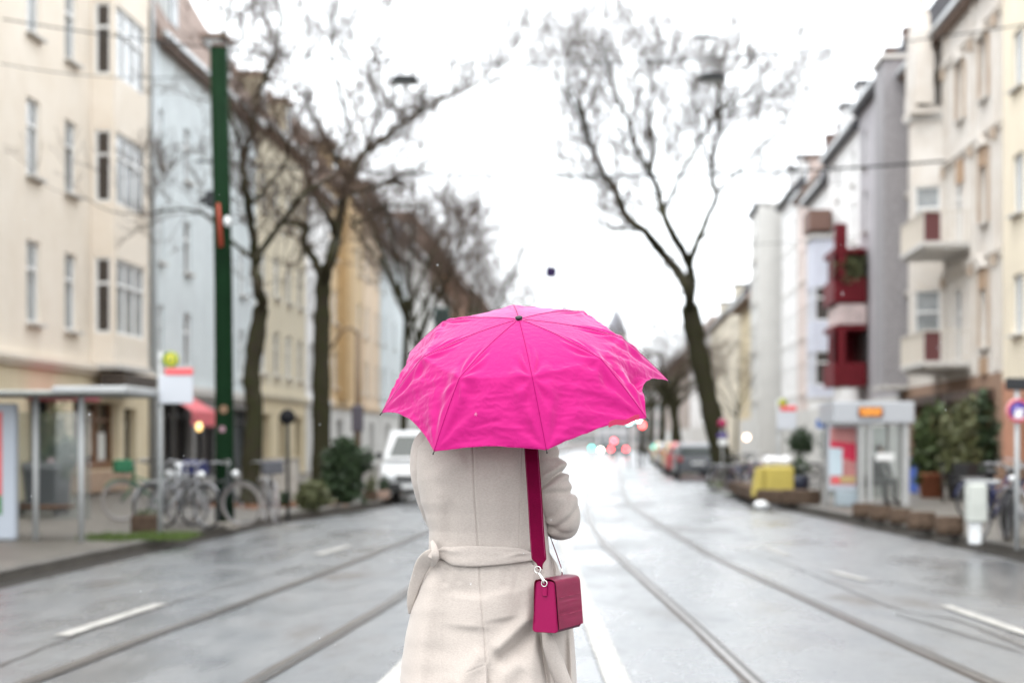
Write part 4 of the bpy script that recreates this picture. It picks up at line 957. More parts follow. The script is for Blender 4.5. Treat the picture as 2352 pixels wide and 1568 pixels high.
# ------------------------------------------------------------------ the umbrella
def umb_mat():
    m = bpy.data.materials.new('pink_umbrella_cloth'); m.use_nodes = True; t = m.node_tree; L = t.links.new
    b = t.nodes['Principled BSDF']; out = t.nodes['Material Output']; tc = t.nodes.new('ShaderNodeTexCoord')
    b.inputs['Base Color'].default_value = (.50, .009, .18, 1); b.inputs['Roughness'].default_value = .6; b.inputs['Specular IOR Level'].default_value = .12
    b.inputs['Sheen Weight'].default_value = 1.0; b.inputs['Sheen Roughness'].default_value = .38; b.inputs['Sheen Tint'].default_value = (1, .6, .88, 1)
    tr = t.nodes.new('ShaderNodeBsdfTranslucent'); tr.inputs['Color'].default_value = (.50, .0, .16, 1)
    mixs = t.nodes.new('ShaderNodeMixShader'); mixs.inputs['Fac'].default_value = .30; L(b.outputs[0], mixs.inputs[1]); L(tr.outputs[0], mixs.inputs[2]); L(mixs.outputs[0], out.inputs['Surface'])
    n = t.nodes.new('ShaderNodeTexNoise'); n.inputs['Scale'].default_value = 38; n.inputs['Detail'].default_value = 4; n.inputs['Distortion'].default_value = .8; L(tc.outputs['Object'], n.inputs['Vector'])
    w_ = t.nodes.new('ShaderNodeTexNoise'); w_.inputs['Scale'].default_value = 900; L(tc.outputs['Object'], w_.inputs['Vector'])
    ma = t.nodes.new('ShaderNodeMath'); ma.operation = 'MULTIPLY_ADD'; L(w_.outputs['Fac'], ma.inputs[0]); ma.inputs[1].default_value = .12; L(n.outputs['Fac'], ma.inputs[2])
    bp = t.nodes.new('ShaderNodeBump'); bp.inputs['Strength'].default_value = .5; bp.inputs['Distance'].default_value = .004; L(ma.outputs[0], bp.inputs['Height']); L(bp.outputs[0], b.inputs['Normal']); L(bp.outputs[0], tr.inputs['Normal'])
    return m
M_umb = umb_mat()
def dd(D): return 5.5 + (D - 5.243) * 1.049
KN = [(1017, 738, 5.461), (970, 821, 5.258), (1055, 868, 5.07), (1222, 864, 5.006), (1380, 824, 5.105), (1427, 774, 5.308), (1342, 714, 5.496), (1178, 700, 5.559)]
TP = [(941, 809, 5.618), (877, 947, 5.317), (997, 1036, 5.038), (1255, 1033, 4.945), (1485, 960, 5.091), (1535, 874, 5.392), (1396, 781, 5.671), (1163, 772, 5.765)]
KN = [at(x, y, dd(D)) for x, y, D in KN]; TP = [at(x, y, dd(D)) for x, y, D in TP]
U = thing('umbrella', 'bright pink folding umbrella held up behind the woman\'s head', 'umbrella', HND)
def loc(p): return p - HND
def rib_pt(k, v):
    K, T = KN[k % 8], TP[k % 8]
    if v < .60:
        t = v / .60; out = (K - APEX) - AX * (K - APEX).dot(AX)
        return APEX.lerp(K, t) + AX * (.010 * math.sin(math.pi * t))
    t = (v - .60) / .40; o_ = (K - APEX).normalized(); return K.lerp(T, t) + (AX * .8 + o_ * .6) * (.004 * math.sin(math.pi * t))
INS = [.10, .06, .018, .018, .12, .06, .06, .06]; NU, NVV = 60, 130
mb = MB(); idx = {}
vs = []
for k in range(8):
    for i in range(NU):
        u = i / NU; s_ = 4 * u * (1 - u)
        for j in range(NVV + 1):
            v0 = j / NVV; v = v0 * (1 - INS[k] * s_ * v0 ** 5)
            a, b = rib_pt(k, v), rib_pt(k + 1, v); p = a.lerp(b, u); nrm = ((p - APEX).normalized() * .35 + AX * .95).normalized()
            lowv = max(0, min(1, (v0 - .52) / .15)); amp = s_ ** .6
            p -= nrm * (.004 * s_ * math.exp(-((v0 - .60) / .10) ** 2))     # cloth dips between the knees
            p += nrm * (.006 * s_ * v0 ** 4)
            q = Vector((p.x * 6, p.z * 26 + p.y * 10, k * 3.1)); wv = noise.noise(q) + .5 * noise.noise(q * 2.3)
            p += nrm * wv * .0065 * amp * lowv * min(1, min(u, 1 - u) * 6)
            q = Vector((p.x * 26, p.z * 44, p.y * 30)) + Vector((noise.noise(p * 14), 0, noise.noise(p * 14 + Vector((5, 0, 0))))) * 1.5; rg = 1 - abs(noise.noise(q)) * 3.2; p += nrm * .0022 * max(0, rg) ** 1.5 * amp * (.18 + .82 * lowv) * min(1, min(u, 1 - u) * 6)
            # creases fanning out of the knees and the tips
            for uu, kk in ((u, k), (1 - u, k + 1)):
                dv = v0 - .60; r_ = math.hypot(uu * .9, dv); 
                if r_ < .30: p += nrm * .0036 * math.sin(math.atan2(dv, uu + .001) * 9 + kk) * math.sin(math.pi * min(1, r_ / .30)) * min(1, uu * 12)
                dv = 1 - v0; r_ = math.hypot(uu, dv)
                if r_ < .55: p += nrm * .0050 * math.sin(math.atan2(dv, uu + .001) * 8 + kk * 2) * math.sin(math.pi * r_ / .55) * min(1, uu * 10)
            if k == 4:                                  # the loose fold by the right tip
                f_ = math.exp(-((v0 - .90) / .10) ** 2) * math.exp(-((u - .38) / .15) ** 2); p -= nrm * .030 * f_
                f_ = math.exp(-((v0 - .93) / .09) ** 2) * math.exp(-((u - .16) / .07) ** 2); p += nrm * .014 * f_
            if j == 0: p = APEX
            vs.append(loc(p))
n1 = NVV + 1; tot = 8 * NU
fs = [(i * n1 + j, i * n1 + j + 1, ((i + 1) % tot) * n1 + j + 1, ((i + 1) % tot) * n1 + j) for i in range(tot) for j in range(NVV)]
mb.add(vs, fs, True); canopy = mb.build('canopy', M_umb, U)
sm = canopy.modifiers.new('thickness', 'SOLIDIFY'); sm.thickness = .0005
hem = [vs[i * n1 + NVV] for i in range(tot)]; MB().tube(hem, .0011, 5, closed=True).build('hem', M_umb, canopy)
M_black2 = mat('black_plastic', (.010, .012, .012), .45, spec=.25); M_chr = mat('steel_shaft', (.5, .5, .5), .25, metal=1)
for k in range(8):
    mb = MB(); mb.tube([loc(rib_pt(k, v / 10) - AX * .004) for v in range(1, 11)], .0016, 5); o = mb.build('rib', M_chr, U)
    e = TP[k] - KN[k]; e.normalize(); MB().tube([loc(TP[k] - e * .004), loc(TP[k] + e * .006), loc(TP[k] + e * .0065), loc(TP[k] + e * .011)], [.0016, .0014, .0024, .002], 8).build('rib_tip', M_black2, U)
    MB().tube([loc(APEX - AX * .16), loc(rib_pt(k, .34) - AX * .005)], .0016, 5).build('stretcher', M_chr, U)
    P_ = [loc(rib_pt(k, v / 30)) + AX * .0006 for v in range(1, 31)]; MB().tube(P_, .0009, 4).build('seam', mat('pink_seam', (.26, .0, .085), .8, spec=.05), canopy)
rot = AX.to_track_quat('Z', 'Y').to_matrix().to_4x4()
MB().lathe([(.004, -.002), (.0105, .001), (.0120, .004), (.0118, .0075), (.009, .0095), (.001, .010)], 24, (0, 0, 0), Matrix.Translation(loc(APEX)) @ rot).build('ferrule', M_black2, U)
MB().tube([loc(APEX), loc(APEX - AX * .59)], .0042, 10).build('shaft', M_chr, U)
MB().tube([loc(APEX - AX * .155), loc(APEX - AX * .175)], .009, 12).build('runner', M_black2, U)
MB().tube([loc(APEX - AX * t) for t in (.58, .59, .62, .66, .69, .70)], [.008, .013, .014, .0145, .0145, .010], 16).build('handle', M_black2, U)
# closing tab hanging from the rim right of the front tips
a = at(1398, 977, 5.20); b_ = at(1468, 961, 5.30)
mb = MB(); dn = Vector((0, 0, -.011)); P_ = [a.lerp(b_, t / 8) + Vector((0, 0, .004 * math.sin(t * 1.1))) for t in range(9)]
for i in range(8): mb.quad(loc(P_[i] - dn * .9), loc(P_[i + 1] - dn), loc(P_[i + 1] + dn * .6), loc(P_[i] + dn * .5))
o = mb.build('closing_strap', mat('crimson_tab', (.42, .006, .07), .6), U); sm = o.modifiers.new('t', 'SOLIDIFY'); sm.thickness = .0015

# ------------------------------------------------------------------ the handbag
M_bag = mat('raspberry_leather', (.25, .001, .060), .42, var=.12, scale=4, bump=.05, bscale=260, spec=.22, coords='Object')
M_bag_lit = mat('raspberry_leather_lit', (.36, .012, .085), .34, var=.12, scale=6, bump=.05, bscale=260, spec=.55)  # bag leather again, painted lighter for the light and sheen on the flap
M_bagd = mat('dark_bag_lining', (.09, .004, .03), .6)
M_silver = mat('silver_hardware', (.75, .74, .70), .22, metal=1)
PH = R(-24); yb = -.262
cg = lw(1252, 1452, yb); BG = P0 + Matrix.Rotation(TH, 3, 'Z') @ Vector((cg.x, cg.y, cg.z))
B = thing('handbag', 'raspberry red leather shoulder bag hanging at the woman\'s right hip', 'handbag', BG, TH + PH)
bw, bl, bh = .043, .195, .162       # half width, length, height; local x across, y away from the camera
def prism_y(mb, prof, y0, y1):
    n = len(prof); mb.add([(x, y0, z) for x, z in prof] + [(x, y1, z) for x, z in prof], [tuple(range(n)), tuple(range(2 * n - 1, n - 1, -1))] + [((i + 1) % n, i, n + i, n + (i + 1) % n) for i in range(n)])
def rnd_prof(w0, w1, h_, r_):
    out = []
    for cx_, cz_, a0 in ((-w1 + r_, r_, 180), (w1 - r_, r_, 270), (w0 - r_, h_ - r_, 0), (-w0 + r_, h_ - r_, 90)):
        for k in range(6): a = R(a0 + 90 * k / 5); out.append((cx_ + r_ * math.cos(a), cz_ + r_ * math.sin(a)))
    return out
mb = MB(); prism_y(mb, rnd_prof(bw * .78, bw * .93, bh - .006, .010), .004, bl - .004); mb.build('bag_body', M_bagd, B)
for yy in (0, bl - .004):
    mb = MB(); prism_y(mb, rnd_prof(bw * .74, bw, bh - .002, .012), yy, yy + .004); g_ = mb.build('gusset', M_bag, B)
    bv = g_.modifiers.new('b', 'BEVEL'); bv.width = .0012; bv.segments = 2
    if yy == 0:
        P_ = [(x * .95, -.0006, z * .97 + .002) for x, z in rnd_prof(bw * .72, bw * .97, bh - .002, .011)]; MB().tube(P_, .0007, 5, closed=True).build('stitched_edge', M_bag, g_)
# flap: leather sheet running over the top and down the right side
mb = MB(); t_ = .0035
prof = [(-bw * .86, .030), (-bw * .84, bh * .8), (-bw * .80, bh - .006), (-bw * .6, bh + .003), (0, bh + .006), (bw * .62, bh + .003), (bw * .86, bh - .008), (bw * .93, bh * .78), (bw * 1.02, bh * .5), (bw * 1.10, bh * .2), (bw * 1.13, .012)]
S = smooth_path([Vector((x, 0, z)) for x, z in prof], 5); inner = []
for i, p in enumerate(S):
    d = (S[min(i + 1, len(S) - 1)] - S[max(0, i - 1)]).normalized(); inner.append(p + Vector((d.z, 0, -d.x)) * -t_)
def sheet(y0, y1, z0, z1, lift, name, par):
    pts = [(S[i], inner[i]) for i in range(len(S)) if (z0 is None or (z0 <= S[i].z <= z1 and S[i].x > 0))]; m_ = MB(); v_ = []
    for a, b in pts:
        nn = (a - b).normalized(); a2 = b + nn * lift
        v_ += [(a2.x, y0, a2.z), (a2.x, y1, a2.z), (a.x, y0, a.z), (a.x, y1, a.z)]
    for i in range(len(pts) - 1):
        o_ = i * 4; m_.f += [(o_, o_ + 1, o_ + 5, o_ + 4), (o_ + 3, o_ + 2, o_ + 6, o_ + 7), (o_ + 2, o_, o_ + 4, o_ + 6), (o_ + 1, o_ + 3, o_ + 7, o_ + 5)]
    e_ = (len(pts) - 1) * 4; m_.f += [(0, 2, 3, 1), (e_, e_ + 1, e_ + 3, e_ + 2)]; m_.v = v_; m_.sm = [False] * len(m_.f); return m_.build(name, M_bag_lit, par)
flap = sheet(-.004, bl + .004, None, None, t_, 'flap', B); bv = flap.modifiers.new('b', 'BEVEL'); bv.width = .001; bv.segments = 2
# woven look: short slits and slightly raised squares on the flap
M_slit = mat('slit_edge', (.42, .05, .12), .5)
xr = lambda z: bw * (1.13 - .25 * (z / bh))
for zc in (bh * .68, bh * .34):
    for j in range(3):
        y0 = .012 + j * .066; MB().box(xr(zc) + .0046, xr(zc) + .0060, y0, y0 + .040, zc - .0004, zc + .0004).build('flap_slit', M_slit, flap)
# strap tab and rings on both ends
for yy, sg in ((-.003, -1), (bl + .003, 1)):
    MB().bbox(-.008, .008, min(yy, yy + sg * .003), max(yy, yy + sg * .003), bh - .048, bh - .014, .0015).build('ring_tab', M_bag, B)
    MB().torus((0, yy + sg * .004, bh - .008), .0095, .0017, 'y', 20, 6).build('ring', M_silver, B)
def Bl(v): return Matrix.Rotation(-(TH + PH), 3, 'Z') @ (P0 + Matrix.Rotation(TH, 3, 'Z') @ v - BG)
# clasp and strap up the back, over the shoulder and down the front
c0 = Vector((0, -.008, bh - .002)); c1 = Bl(lw(1240, 1308, yb + .02)); c1.y = -.006
MB().tube([c0 + Vector((0, -.004, -.006)), c0 + Vector((0, -.005, .004)), c0.lerp(c1, .55), c1 + Vector((0, 0, -.004))], [.003, .0055, .0045, .0035], 10).build('clasp', M_silver, B)
MB().torus(c1 + Vector((0, 0, .002)), .0105, .0018, 'y', 20, 6).build('swivel_ring', M_silver, B)
cen = [(1241, 1306, 6), (1240.5, 1299, 6), (1240, 1292, 9), (1238.5, 1284, 16.0), (1237.5, 1276, 17.2), (1233, 1220, 17.0), (1229, 1150, 16.8), (1224, 1080, 16.5), (1220, 1028, 16.2), (1217, 1000, 16), (1213, 985, 16)]
mb = MB(); C = smooth_path([Vector(p) for p in cen], 8); vv = []
for i, c in enumerate(C):
    tt = max(0, min(1, (c.y - 1060) / 240)); base = -.165 - .080 * tt ** 1.3
    if c.y < 1060: base = -.165 + .045 * (1060 - c.y) / 60 * .9
    for s_ in (-1, -.8, 0, .8, 1): vv.append(Bl(lw(c.x + c.z * s_, c.y, base - (.0012 if abs(s_) < .9 else 0))))
# over the shoulder
top = vv[-5:]; last = C[-1]
for (px, py, dy) in ((1210, 975, -.03), (1208, 973, .03), (1208, 985, .09), (1212, 1010, .13), (1222, 1080, .16), (1240, 1160, .15), (1256, 1205, .12)):
    for s_ in (-1, -.8, 0, .8, 1): vv.append(Bl(lw(px + 16 * s_, py, dy)))
N = len(vv) // 5; m_ = MB(); m_.add(vv, [(i * 5 + j, i * 5 + j + 1, (i + 1) * 5 + j + 1, (i + 1) * 5 + j) for i in range(N - 1) for j in range(4)], False)
st_ = m_.build('strap', mat('burgundy_strap', (.115, .0, .022), .7, var=.2, scale=8, bump=.2, bscale=200, spec=.05), B); sm = st_.modifiers.new('t', 'SOLIDIFY'); sm.thickness = .003
for s_ in (-.86, .86):
    P_ = [Bl(lw(c.x + c.z * s_, c.y, 0)) for c in C if 1040 < c.y < 1280]; 
    Q_ = []
    for i, c in enumerate(C):
        if c.y < 1280: Q_.append((vv[i * 5] if s_ < 0 else vv[i * 5 + 4]).lerp(vv[i * 5 + 2], .14) + Vector((0, -.0022, 0)))
    MB().tube(Q_, .0006, 4).build('stitching', mat('strap_thread', (.30, .02, .10), .6), st_)
m_ = MB(); p = Bl(lw(1238, 1266, -.24)); q_ = vv[5 * 20]; 
# thin front end of the strap, running from under the elbow to the far ring
fp = [lw(1250, 1200, .10), lw(1262, 1230, .04), lw(1276, 1268, -.03), lw(1288, 1303, -.09)]
m_ = MB(); C2 = smooth_path(fp, 6); vv2 = []
for i, p in enumerate(C2):
    ww = .018 if i < len(C2) - 5 else .018 - .0026 * (i - len(C2) + 5); dY = Vector((0, ww, 0)); vv2 += [Bl(p - dY), Bl(p + dY)]
m_.add(vv2, [(i * 2, i * 2 + 1, i * 2 + 3, i * 2 + 2) for i in range(len(C2) - 1)]); o = m_.build('strap_front', mat('burgundy_strap', (.165, .006, .05)), B); sm = o.modifiers.new('t', 'SOLIDIFY'); sm.thickness = .003
MB().tube([Bl(lw(1289, 1305, -.09)), Bl(lw(1291, 1314, -.085)), Bl(lw(1291, 1330, -.085))], [.004, .003, .003], 8).build('clasp', M_silver, B)

# ------------------------------------------------------------------ masts, lamps, wires
M_green = mat('dark_green_paint', (.006, .023, .009), .6, var=.35, scale=1.5, spec=.05)
M_grey = mat('light_grey_metal', (.42, .43, .43), .45, var=.1, spec=.3)
M_dgrey = mat('dark_grey_metal', (.035, .036, .038), .6, spec=.15)
M_concrete = mat('concrete', (.34, .31, .27), .8, var=.3, scale=5, bump=.4, bscale=30)
M_brownc = mat('brown_washed_concrete', (.10, .068, .048), .9, spec=.2, var=.4, scale=9, bump=.6, bscale=40)
M_whitep = mat('white_plastic', (.75, .76, .76), .35)
M_rubber = mat('black_rubber', (.02, .02, .02), .6)
def disc(mb, c, r_, y, n=28, ry=None):
    mb.add([(c[0] + r_ * math.cos(2 * math.pi * k / n), y, c[1] + r_ * math.sin(2 * math.pi * k / n)) for k in range(n)], [tuple(range(n))])
g = ground(516, 1203, .13)
T = thing('tram_wire_mast', 'thick dark green overhead wire mast at the left kerb', 'mast', g); D_ = (g - EYE).dot(FW); H = 1.5 + (HZ - 112) * D_ / F - .13
MB().tube([(0, 0, 0), (0, 0, 1.0), (-.02, 0, H * .5), (-.10, 0, H)], [.165, .155, .15, .145], 20).build('pole', M_green, T)
MB().lathe([(.15, 0), (.13, .06), (.02, .10)], 20, (-.10, 0, H + .001)).build('cap', mat('brown_cap', (.08, .05, .04), .6), T)
zr = lambda py: 1.5 + (HZ - py) * D_ / F - .13
MB().tube([(-.07, -.17, zr(470)), (-.05, -.19, zr(500)), (-.02, -.19, zr(570))], [.022, .03, .042], 10).build('insulator', mat('orange_red_plastic', (.36, .05, .025), .5), T)
MB().ball((.09, -.2, zr(512)), .06, .05, .09).build('insulator_bell', M_whitep, T)
MB().box(-.30, -.15, -.1, .12, zr(475), zr(440)).tube([(-.42, 0, zr(462)), (-.2, 0, zr(456))], .05, 8).build('bracket', M_dgrey, T)
m_ = MB(); disc(m_, (.0, zr(985)), .05, -.175); m_.build('sticker', mat('pink_sticker', (.35, .20, .24), .6), T); m_ = MB(); disc(m_, (.02, zr(940)), .07, -.172); m_.build('sticker', mat('brown_sticker', (.20, .11, .06), .5), T)
MB().bbox(-.22, .22, -.22, .22, -.1, .04, .02).build('base', M_concrete, T)
def wire(a, b, sag, label, r_=.015, n=24):
    P_ = [a.lerp(b, k / n) - Vector((0, 0, sag * 4 * (k / n) * (1 - k / n))) for k in range(n + 1)]
    return tag(MB().tube([p - a for p in P_], r_, 5).build('overhead_wire', M_dgrey, None, a), label, 'wire', 'overhead tram and lamp wires')
DL = 38.0
def wall_at(px_side, D, z): X = -13.4 if px_side < 0 else 11.2; y = (D + (X * math.sin(TH))) / math.cos(TH); return Vector((X, y, z))
zL = 1.5 + (HZ - 168) * DL / F
wire(wall_at(-1, DL, zL + 1.2), wall_at(1, DL, zL + 1.4), 1.1, 'thin span wire carrying the two hanging street lamps', .016)
z2 = 1.5 + (HZ - 405) * 56 / F
wire(wall_at(-1, 56, z2 + .5), wall_at(1, 56, z2 + .5), .5, 'grey cross wire in front of the second hanging lamp', .042)
wire(wall_at(-1, 75, 10), wall_at(1, 75, 10.5), .4, 'far cross wire above the small hanging signal', .014)
wire(at(0, 146, 30), at(520, 170, 30.5), .15, 'thin wire from the left house front to the green mast', .008)
wire(Vector((-1.6, 2, 6.2)), Vector((-.6, 160, 6.0)), .3, 'contact wire above the left tram track', .007); wire(Vector((1.9, 2, 6.2)), Vector((.7, 160, 6.0)), .3, 'contact wire above the right tram track', .007)
def hanging_lamp(px, py, D, w_, label, hanger):
    p = at(px, py, D); t = thing('street_lamp', label, 'street lamp', p, TH, 'lamps hanging on span wires')
    m_ = MB(); m_.bbox(-w_/2, w_/2, -.16, .16, -.06, .02, .03); m_.bbox(-w_ * .4, w_ * .4, -.12, .12, .02, .09, .03); m_.build('lamp_housing', M_dgrey, t)
    MB().bbox(-w_ * .44, w_ * .44, -.13, .13, -.10, -.062, .02).build('lamp_glass', mat('lamp_cover', (.25, .26, .25), .2), t)
    m_ = MB(); m_.tube([(0, 0, .08), (0, 0, hanger)], .007, 6); m_.build('hanger', M_dgrey, t)
    if hanger > .5:
        for s in (-1, 1): MB().tube([(.3 * s * w_, 0, .08), (0, 0, hanger * .9)], .004, 4).build('stay', M_dgrey, t)
        MB().bbox(-w_ * .65, w_ * .22, -.03, .03, hanger, hanger + .06, .01).build('wire_clamp', M_dgrey, t)
    return t
hanging_lamp(930, 184, DL, .62, 'flat dark street lamp hanging above the left carriageway', .18)
hanging_lamp(1636, 178, DL, .60, 'dark street lamp on long stays hanging in front of the V shaped tree', .86)
hanging_lamp(903, 417, 56, .72, 'second dark lamp hanging among the left tree branches', .16)
p = at(1266, 625, 62); t = thing('signal_box', 'small dark violet square signal hanging over the track', 'signal', p, TH)
MB().bbox(-.21, .21, -.06, .06, -.21, .21, .02).build('housing', mat('violet_grey_paint', (.035, .022, .075), .7, spec=.1), t); MB().tube([(0, 0, .21), (0, 0, .9)], .008, 5).build('hanger', M_dgrey, t)

# brown lamp post with a curved arm, traffic signal on it
g = ground(822, 1120, .13); g = Vector((-7.6, on_wall(822, -7.6).y, .13)); D_ = (g - EYE).dot(FW); zz = lambda py: 1.5 + (HZ - py) * D_ / F - .13
t = thing('signal_post', 'brown post with a curved arm and a dark signal box near the ochre house', 'post', g); M_bp = mat('brown_post_paint', (.14, .085, .045), .5)
MB().tube([(0, 0, 0), (0, 0, zz(765))], [.10, .08], 10).build('pole', M_bp, t)
MB().tube([(0, 0, zz(765)), (-.25, 0, zz(752)), (-.5, -.05, zz(760)), (-.8, -.1, zz(800))], .045, 8).build('arm', M_bp, t)
MB().bbox(-.17, .17, -.2, .1, zz(990), zz(930), .03).build('signal_head', mat('slate_violet_box', (.08, .07, .09), .5), t)
p = on_wall(1016, -5.2); D_ = (p - EYE).dot(FW); t = thing('traffic_light', 'dark traffic signal head seen just above the umbrella\'s left shoulder', 'traffic light', (p.x, p.y, .13)); zz = lambda py: 1.5 + (HZ - py) * D_ / F - .13
MB().tube([(0, 0, 0), (0, 0, zz(760))], .06, 10).build('pole', M_green, t); MB().bbox(-.26, .26, -.15, .15, zz(765), zz(706), .05).build('signal_head', mat('dark_green_housing', (.015, .035, .028), .4), t)
for k, py in enumerate((718, 736, 754)): MB().torus((0, -.16, zz(py)), .12, .02, 'y', 16, 5).build('visor', M_black2, t)

# ------------------------------------------------------------------ signs
def text_obj(s, size, m, parent, loc_, rz=0, ext=.003, align='CENTER'):
    c = bpy.data.curves.new('lettering', 'FONT'); c.body = s; c.size = size; c.extrude = ext; c.align_x = align; c.align_y = 'CENTER'; c.materials.append(m)
    tmp = bpy.data.objects.new('tmp', c); col.objects.link(tmp); bpy.context.view_layer.update()
    me = bpy.data.meshes.new_from_object(tmp.evaluated_get(bpy.context.evaluated_depsgraph_get())); bpy.data.objects.remove(tmp)
    o = bpy.data.objects.new('lettering', me); col.objects.link(o); o.parent = parent; o.location = loc_; o.rotation_euler = (R(90), 0, rz); return o
def stop_sign(px, base_py, hx, hy, rx, panel, label, d=(0.0)):
    g = ground(px, base_py, .13); D_ = (g - EYE).dot(FW); zz = lambda py: 1.5 + (HZ - py) * D_ / F - .13; k = D_ / F
    t = thing('tram_stop_sign', label, 'stop sign', g, TH); x = lambda q: (q - px) * k
    MB().tube([(0, 0, 0), (0, 0, zz(hy - rx))], .035 if k < .01 else .04, 10).build('pole', M_grey, t)
    m_ = MB(); m_.lathe([(rx * k, -.02), (rx * k, .02)], 28, (0, 0, 0), Matrix.Translation((x(hx), -.06, zz(hy))) @ Matrix.Rotation(R(90), 4, 'X')); h_ = m_.build('stop_disc', mat('signal_yellow', (.72, .60, .04), .4), t)
    MB().torus((x(hx), -.083, zz(hy)), rx * k * .86, rx * k * .10, 'y', 28, 6).build('green_ring', mat('signal_green', (.02, .22, .06), .4), h_)
    text_obj('H', rx * k * 1.25, mat('signal_green', (.02, .22, .06), .4), h_, (x(hx), -.086, zz(hy)))
    MB().tube([(0, -.03, zz(hy)), (x(hx), -.03, zz(hy))], .015, 6).build('bracket', M_grey, t)
    x0, x1, y0, y1, ys = panel
    pn = MB().bbox(x(x0), x(x1), -.09, -.04, zz(y1), zz(ys), .01).build('timetable_panel', mat('pale_panel', (.52, .54, .58), .5, spec=.3), t)
    MB().bbox(x(x0) + (x(x1) - x(x0)) * .18, x(x1), -.10, -.045, zz(ys) + .003, zz(y0), .008).build('red_header', mat('stop_red', (.72, .10, .11), .4), t)
    MB().tube([(0, -.03, zz(ys + 8)), (x(x0) + .02, -.06, zz(ys + 8))], .015, 6).build('bracket', M_grey, t)
    return t
stop_sign(368, 1232, 394, 826, 19, (368, 445, 846, 927, 862), 'pale stop sign with a yellow disc beside the blue grey house')
stop_sign(1788, 1150, 1797, 925, 10, (1784, 1828, 932, 986, 944), 'far stop sign with a small yellow disc at the right kerb')
def round_sign(px, base_py, cy_, r_px, label, front, ring=None, back=False, top=None, pm=None):
    g = ground(px, base_py, .13); D_ = (g - EYE).dot(FW); k = D_ / F; zz = lambda py: 1.5 + (HZ - py) * D_ / F - .13; r_ = r_px * k
    t = thing('road_sign', label, 'road sign', g, TH); MB().tube([(0, 0, 0), (0, 0, zz(top or cy_ - r_px))], .032, 10).build('pole', pm or M_grey, t)
    Mx = Matrix.Translation((0, -.05, zz(cy_))) @ Matrix.Rotation(R(90), 4, 'X')
    f_ = MB().lathe([(r_, -.008), (r_, .008)], 36, (0, 0, 0), Mx).build('sign_disc', front, t)
    if ring: MB().torus((0, -.062, zz(cy_)), r_ * .87, r_ * .12, 'y', 36, 6).build('red_ring', ring, f_)
    return t, r_, zz(cy_), f_
round_sign(661, 1196, 957, 18, 'round road sign seen from its dark back on a black pole', mat('sign_back', (.012, .012, .014), .7, spec=.15), pm=M_black2)
M_sred = mat('sign_red', (.60, .10, .13), .4); M_sblue = mat('sign_blue', (.10, .06, .30), .4)
t, r_, z_, f_ = round_sign(2336, 1262, 943, 28, 'round red and blue no parking sign at the right edge', mat('sign_white_pink', (.72, .55, .60), .4), M_sred, top=880)
m_ = MB(); m_.lathe([(r_ * .74, -.0005), (r_ * .74, .0005)], 32, (0, 0, 0), Matrix.Translation((0, -.0605, z_ + .0)) @ Matrix.Rotation(R(90), 4, 'X')); m_.build('blue_field', M_sblue, f_)
MB().box(-r_ * .34, r_ * .34, -.066, -.062, z_ - r_ * .62, z_ - r_ * .05).build('tow_truck_symbol', mat('sign_white', (.75, .72, .74), .4), f_)
MB().box(-r_ * .18, r_ * .5, -.066, -.0625, z_ - r_ * .02, z_ + r_ * .15).build('tow_truck_symbol', mat('sign_white', (.75, .72, .74)), f_)
D_ = (t.location - EYE).dot(FW); MB().bbox(-.16, .16, -.06, -.02, 1.37 + (HZ - 896) * D_ / F, 1.37 + (HZ - 868) * D_ / F, .02).build('small_back_sign', M_dgrey, t)
g = ground(1652, 1108, .13); D_ = (g - EYE).dot(FW); k = D_ / F; t = thing('parking_sign', 'red and violet parking signs on a pole beside the V shaped tree', 'road sign', g + RT * .1, TH)
MB().tube([(0, 0, 0), (0, 0, 1.37 + (HZ - 958) * k)], .03, 8).build('pole', M_grey, t)
zz = lambda py: 1.37 + (HZ - py) * k
MB().lathe([(10 * k, -.01), (10 * k, .01)], 24, (0, 0, 0), Matrix.Translation((0, -.05, zz(972))) @ Matrix.Rotation(R(90), 4, 'X')).build('red_disc', mat('crimson_sign', (.35, .01, .08), .4), t)
MB().bbox(-11 * k, 12 * k, -.06, -.04, zz(1003), zz(995), .005).build('violet_plate', M_sblue, t); MB().bbox(-9 * k, 12 * k, -.06, -.04, zz(1022), zz(1008), .005).build('white_plate', M_whitep, t)
g = ground(1738, 1150, .13); k = (g - EYE).dot(FW) / F; t = thing('blue_sign', 'small blue sign on a thin pole in front of the straw coloured house', 'road sign', g + RT * 1.5, TH); zz = lambda py: 1.37 + (HZ - py) * k
MB().tube([(0, 0, 0), (0, 0, zz(962))], .025, 8).build('pole', M_grey, t); MB().bbox(-.13, .13, -.04, -.02, zz(982), zz(962), .005).build('plate', mat('blue_plate', (.08, .16, .42), .4), t)

# ------------------------------------------------------------------ tram shelters
M_clear = mat('shelter_glass', (.80, .85, .84), .05, trans=.92, spec=.5)
def red_poster(parent, x0, x1, y, z0, z1, name='poster', ax='x'):
    return MB().quad(*((x0, y, z0), (x1, y, z0), (x1, y, z1), (x0, y, z1))).build(name, mat('coral_poster', (.70, .13, .13), .5, var=.2, scale=2), parent)
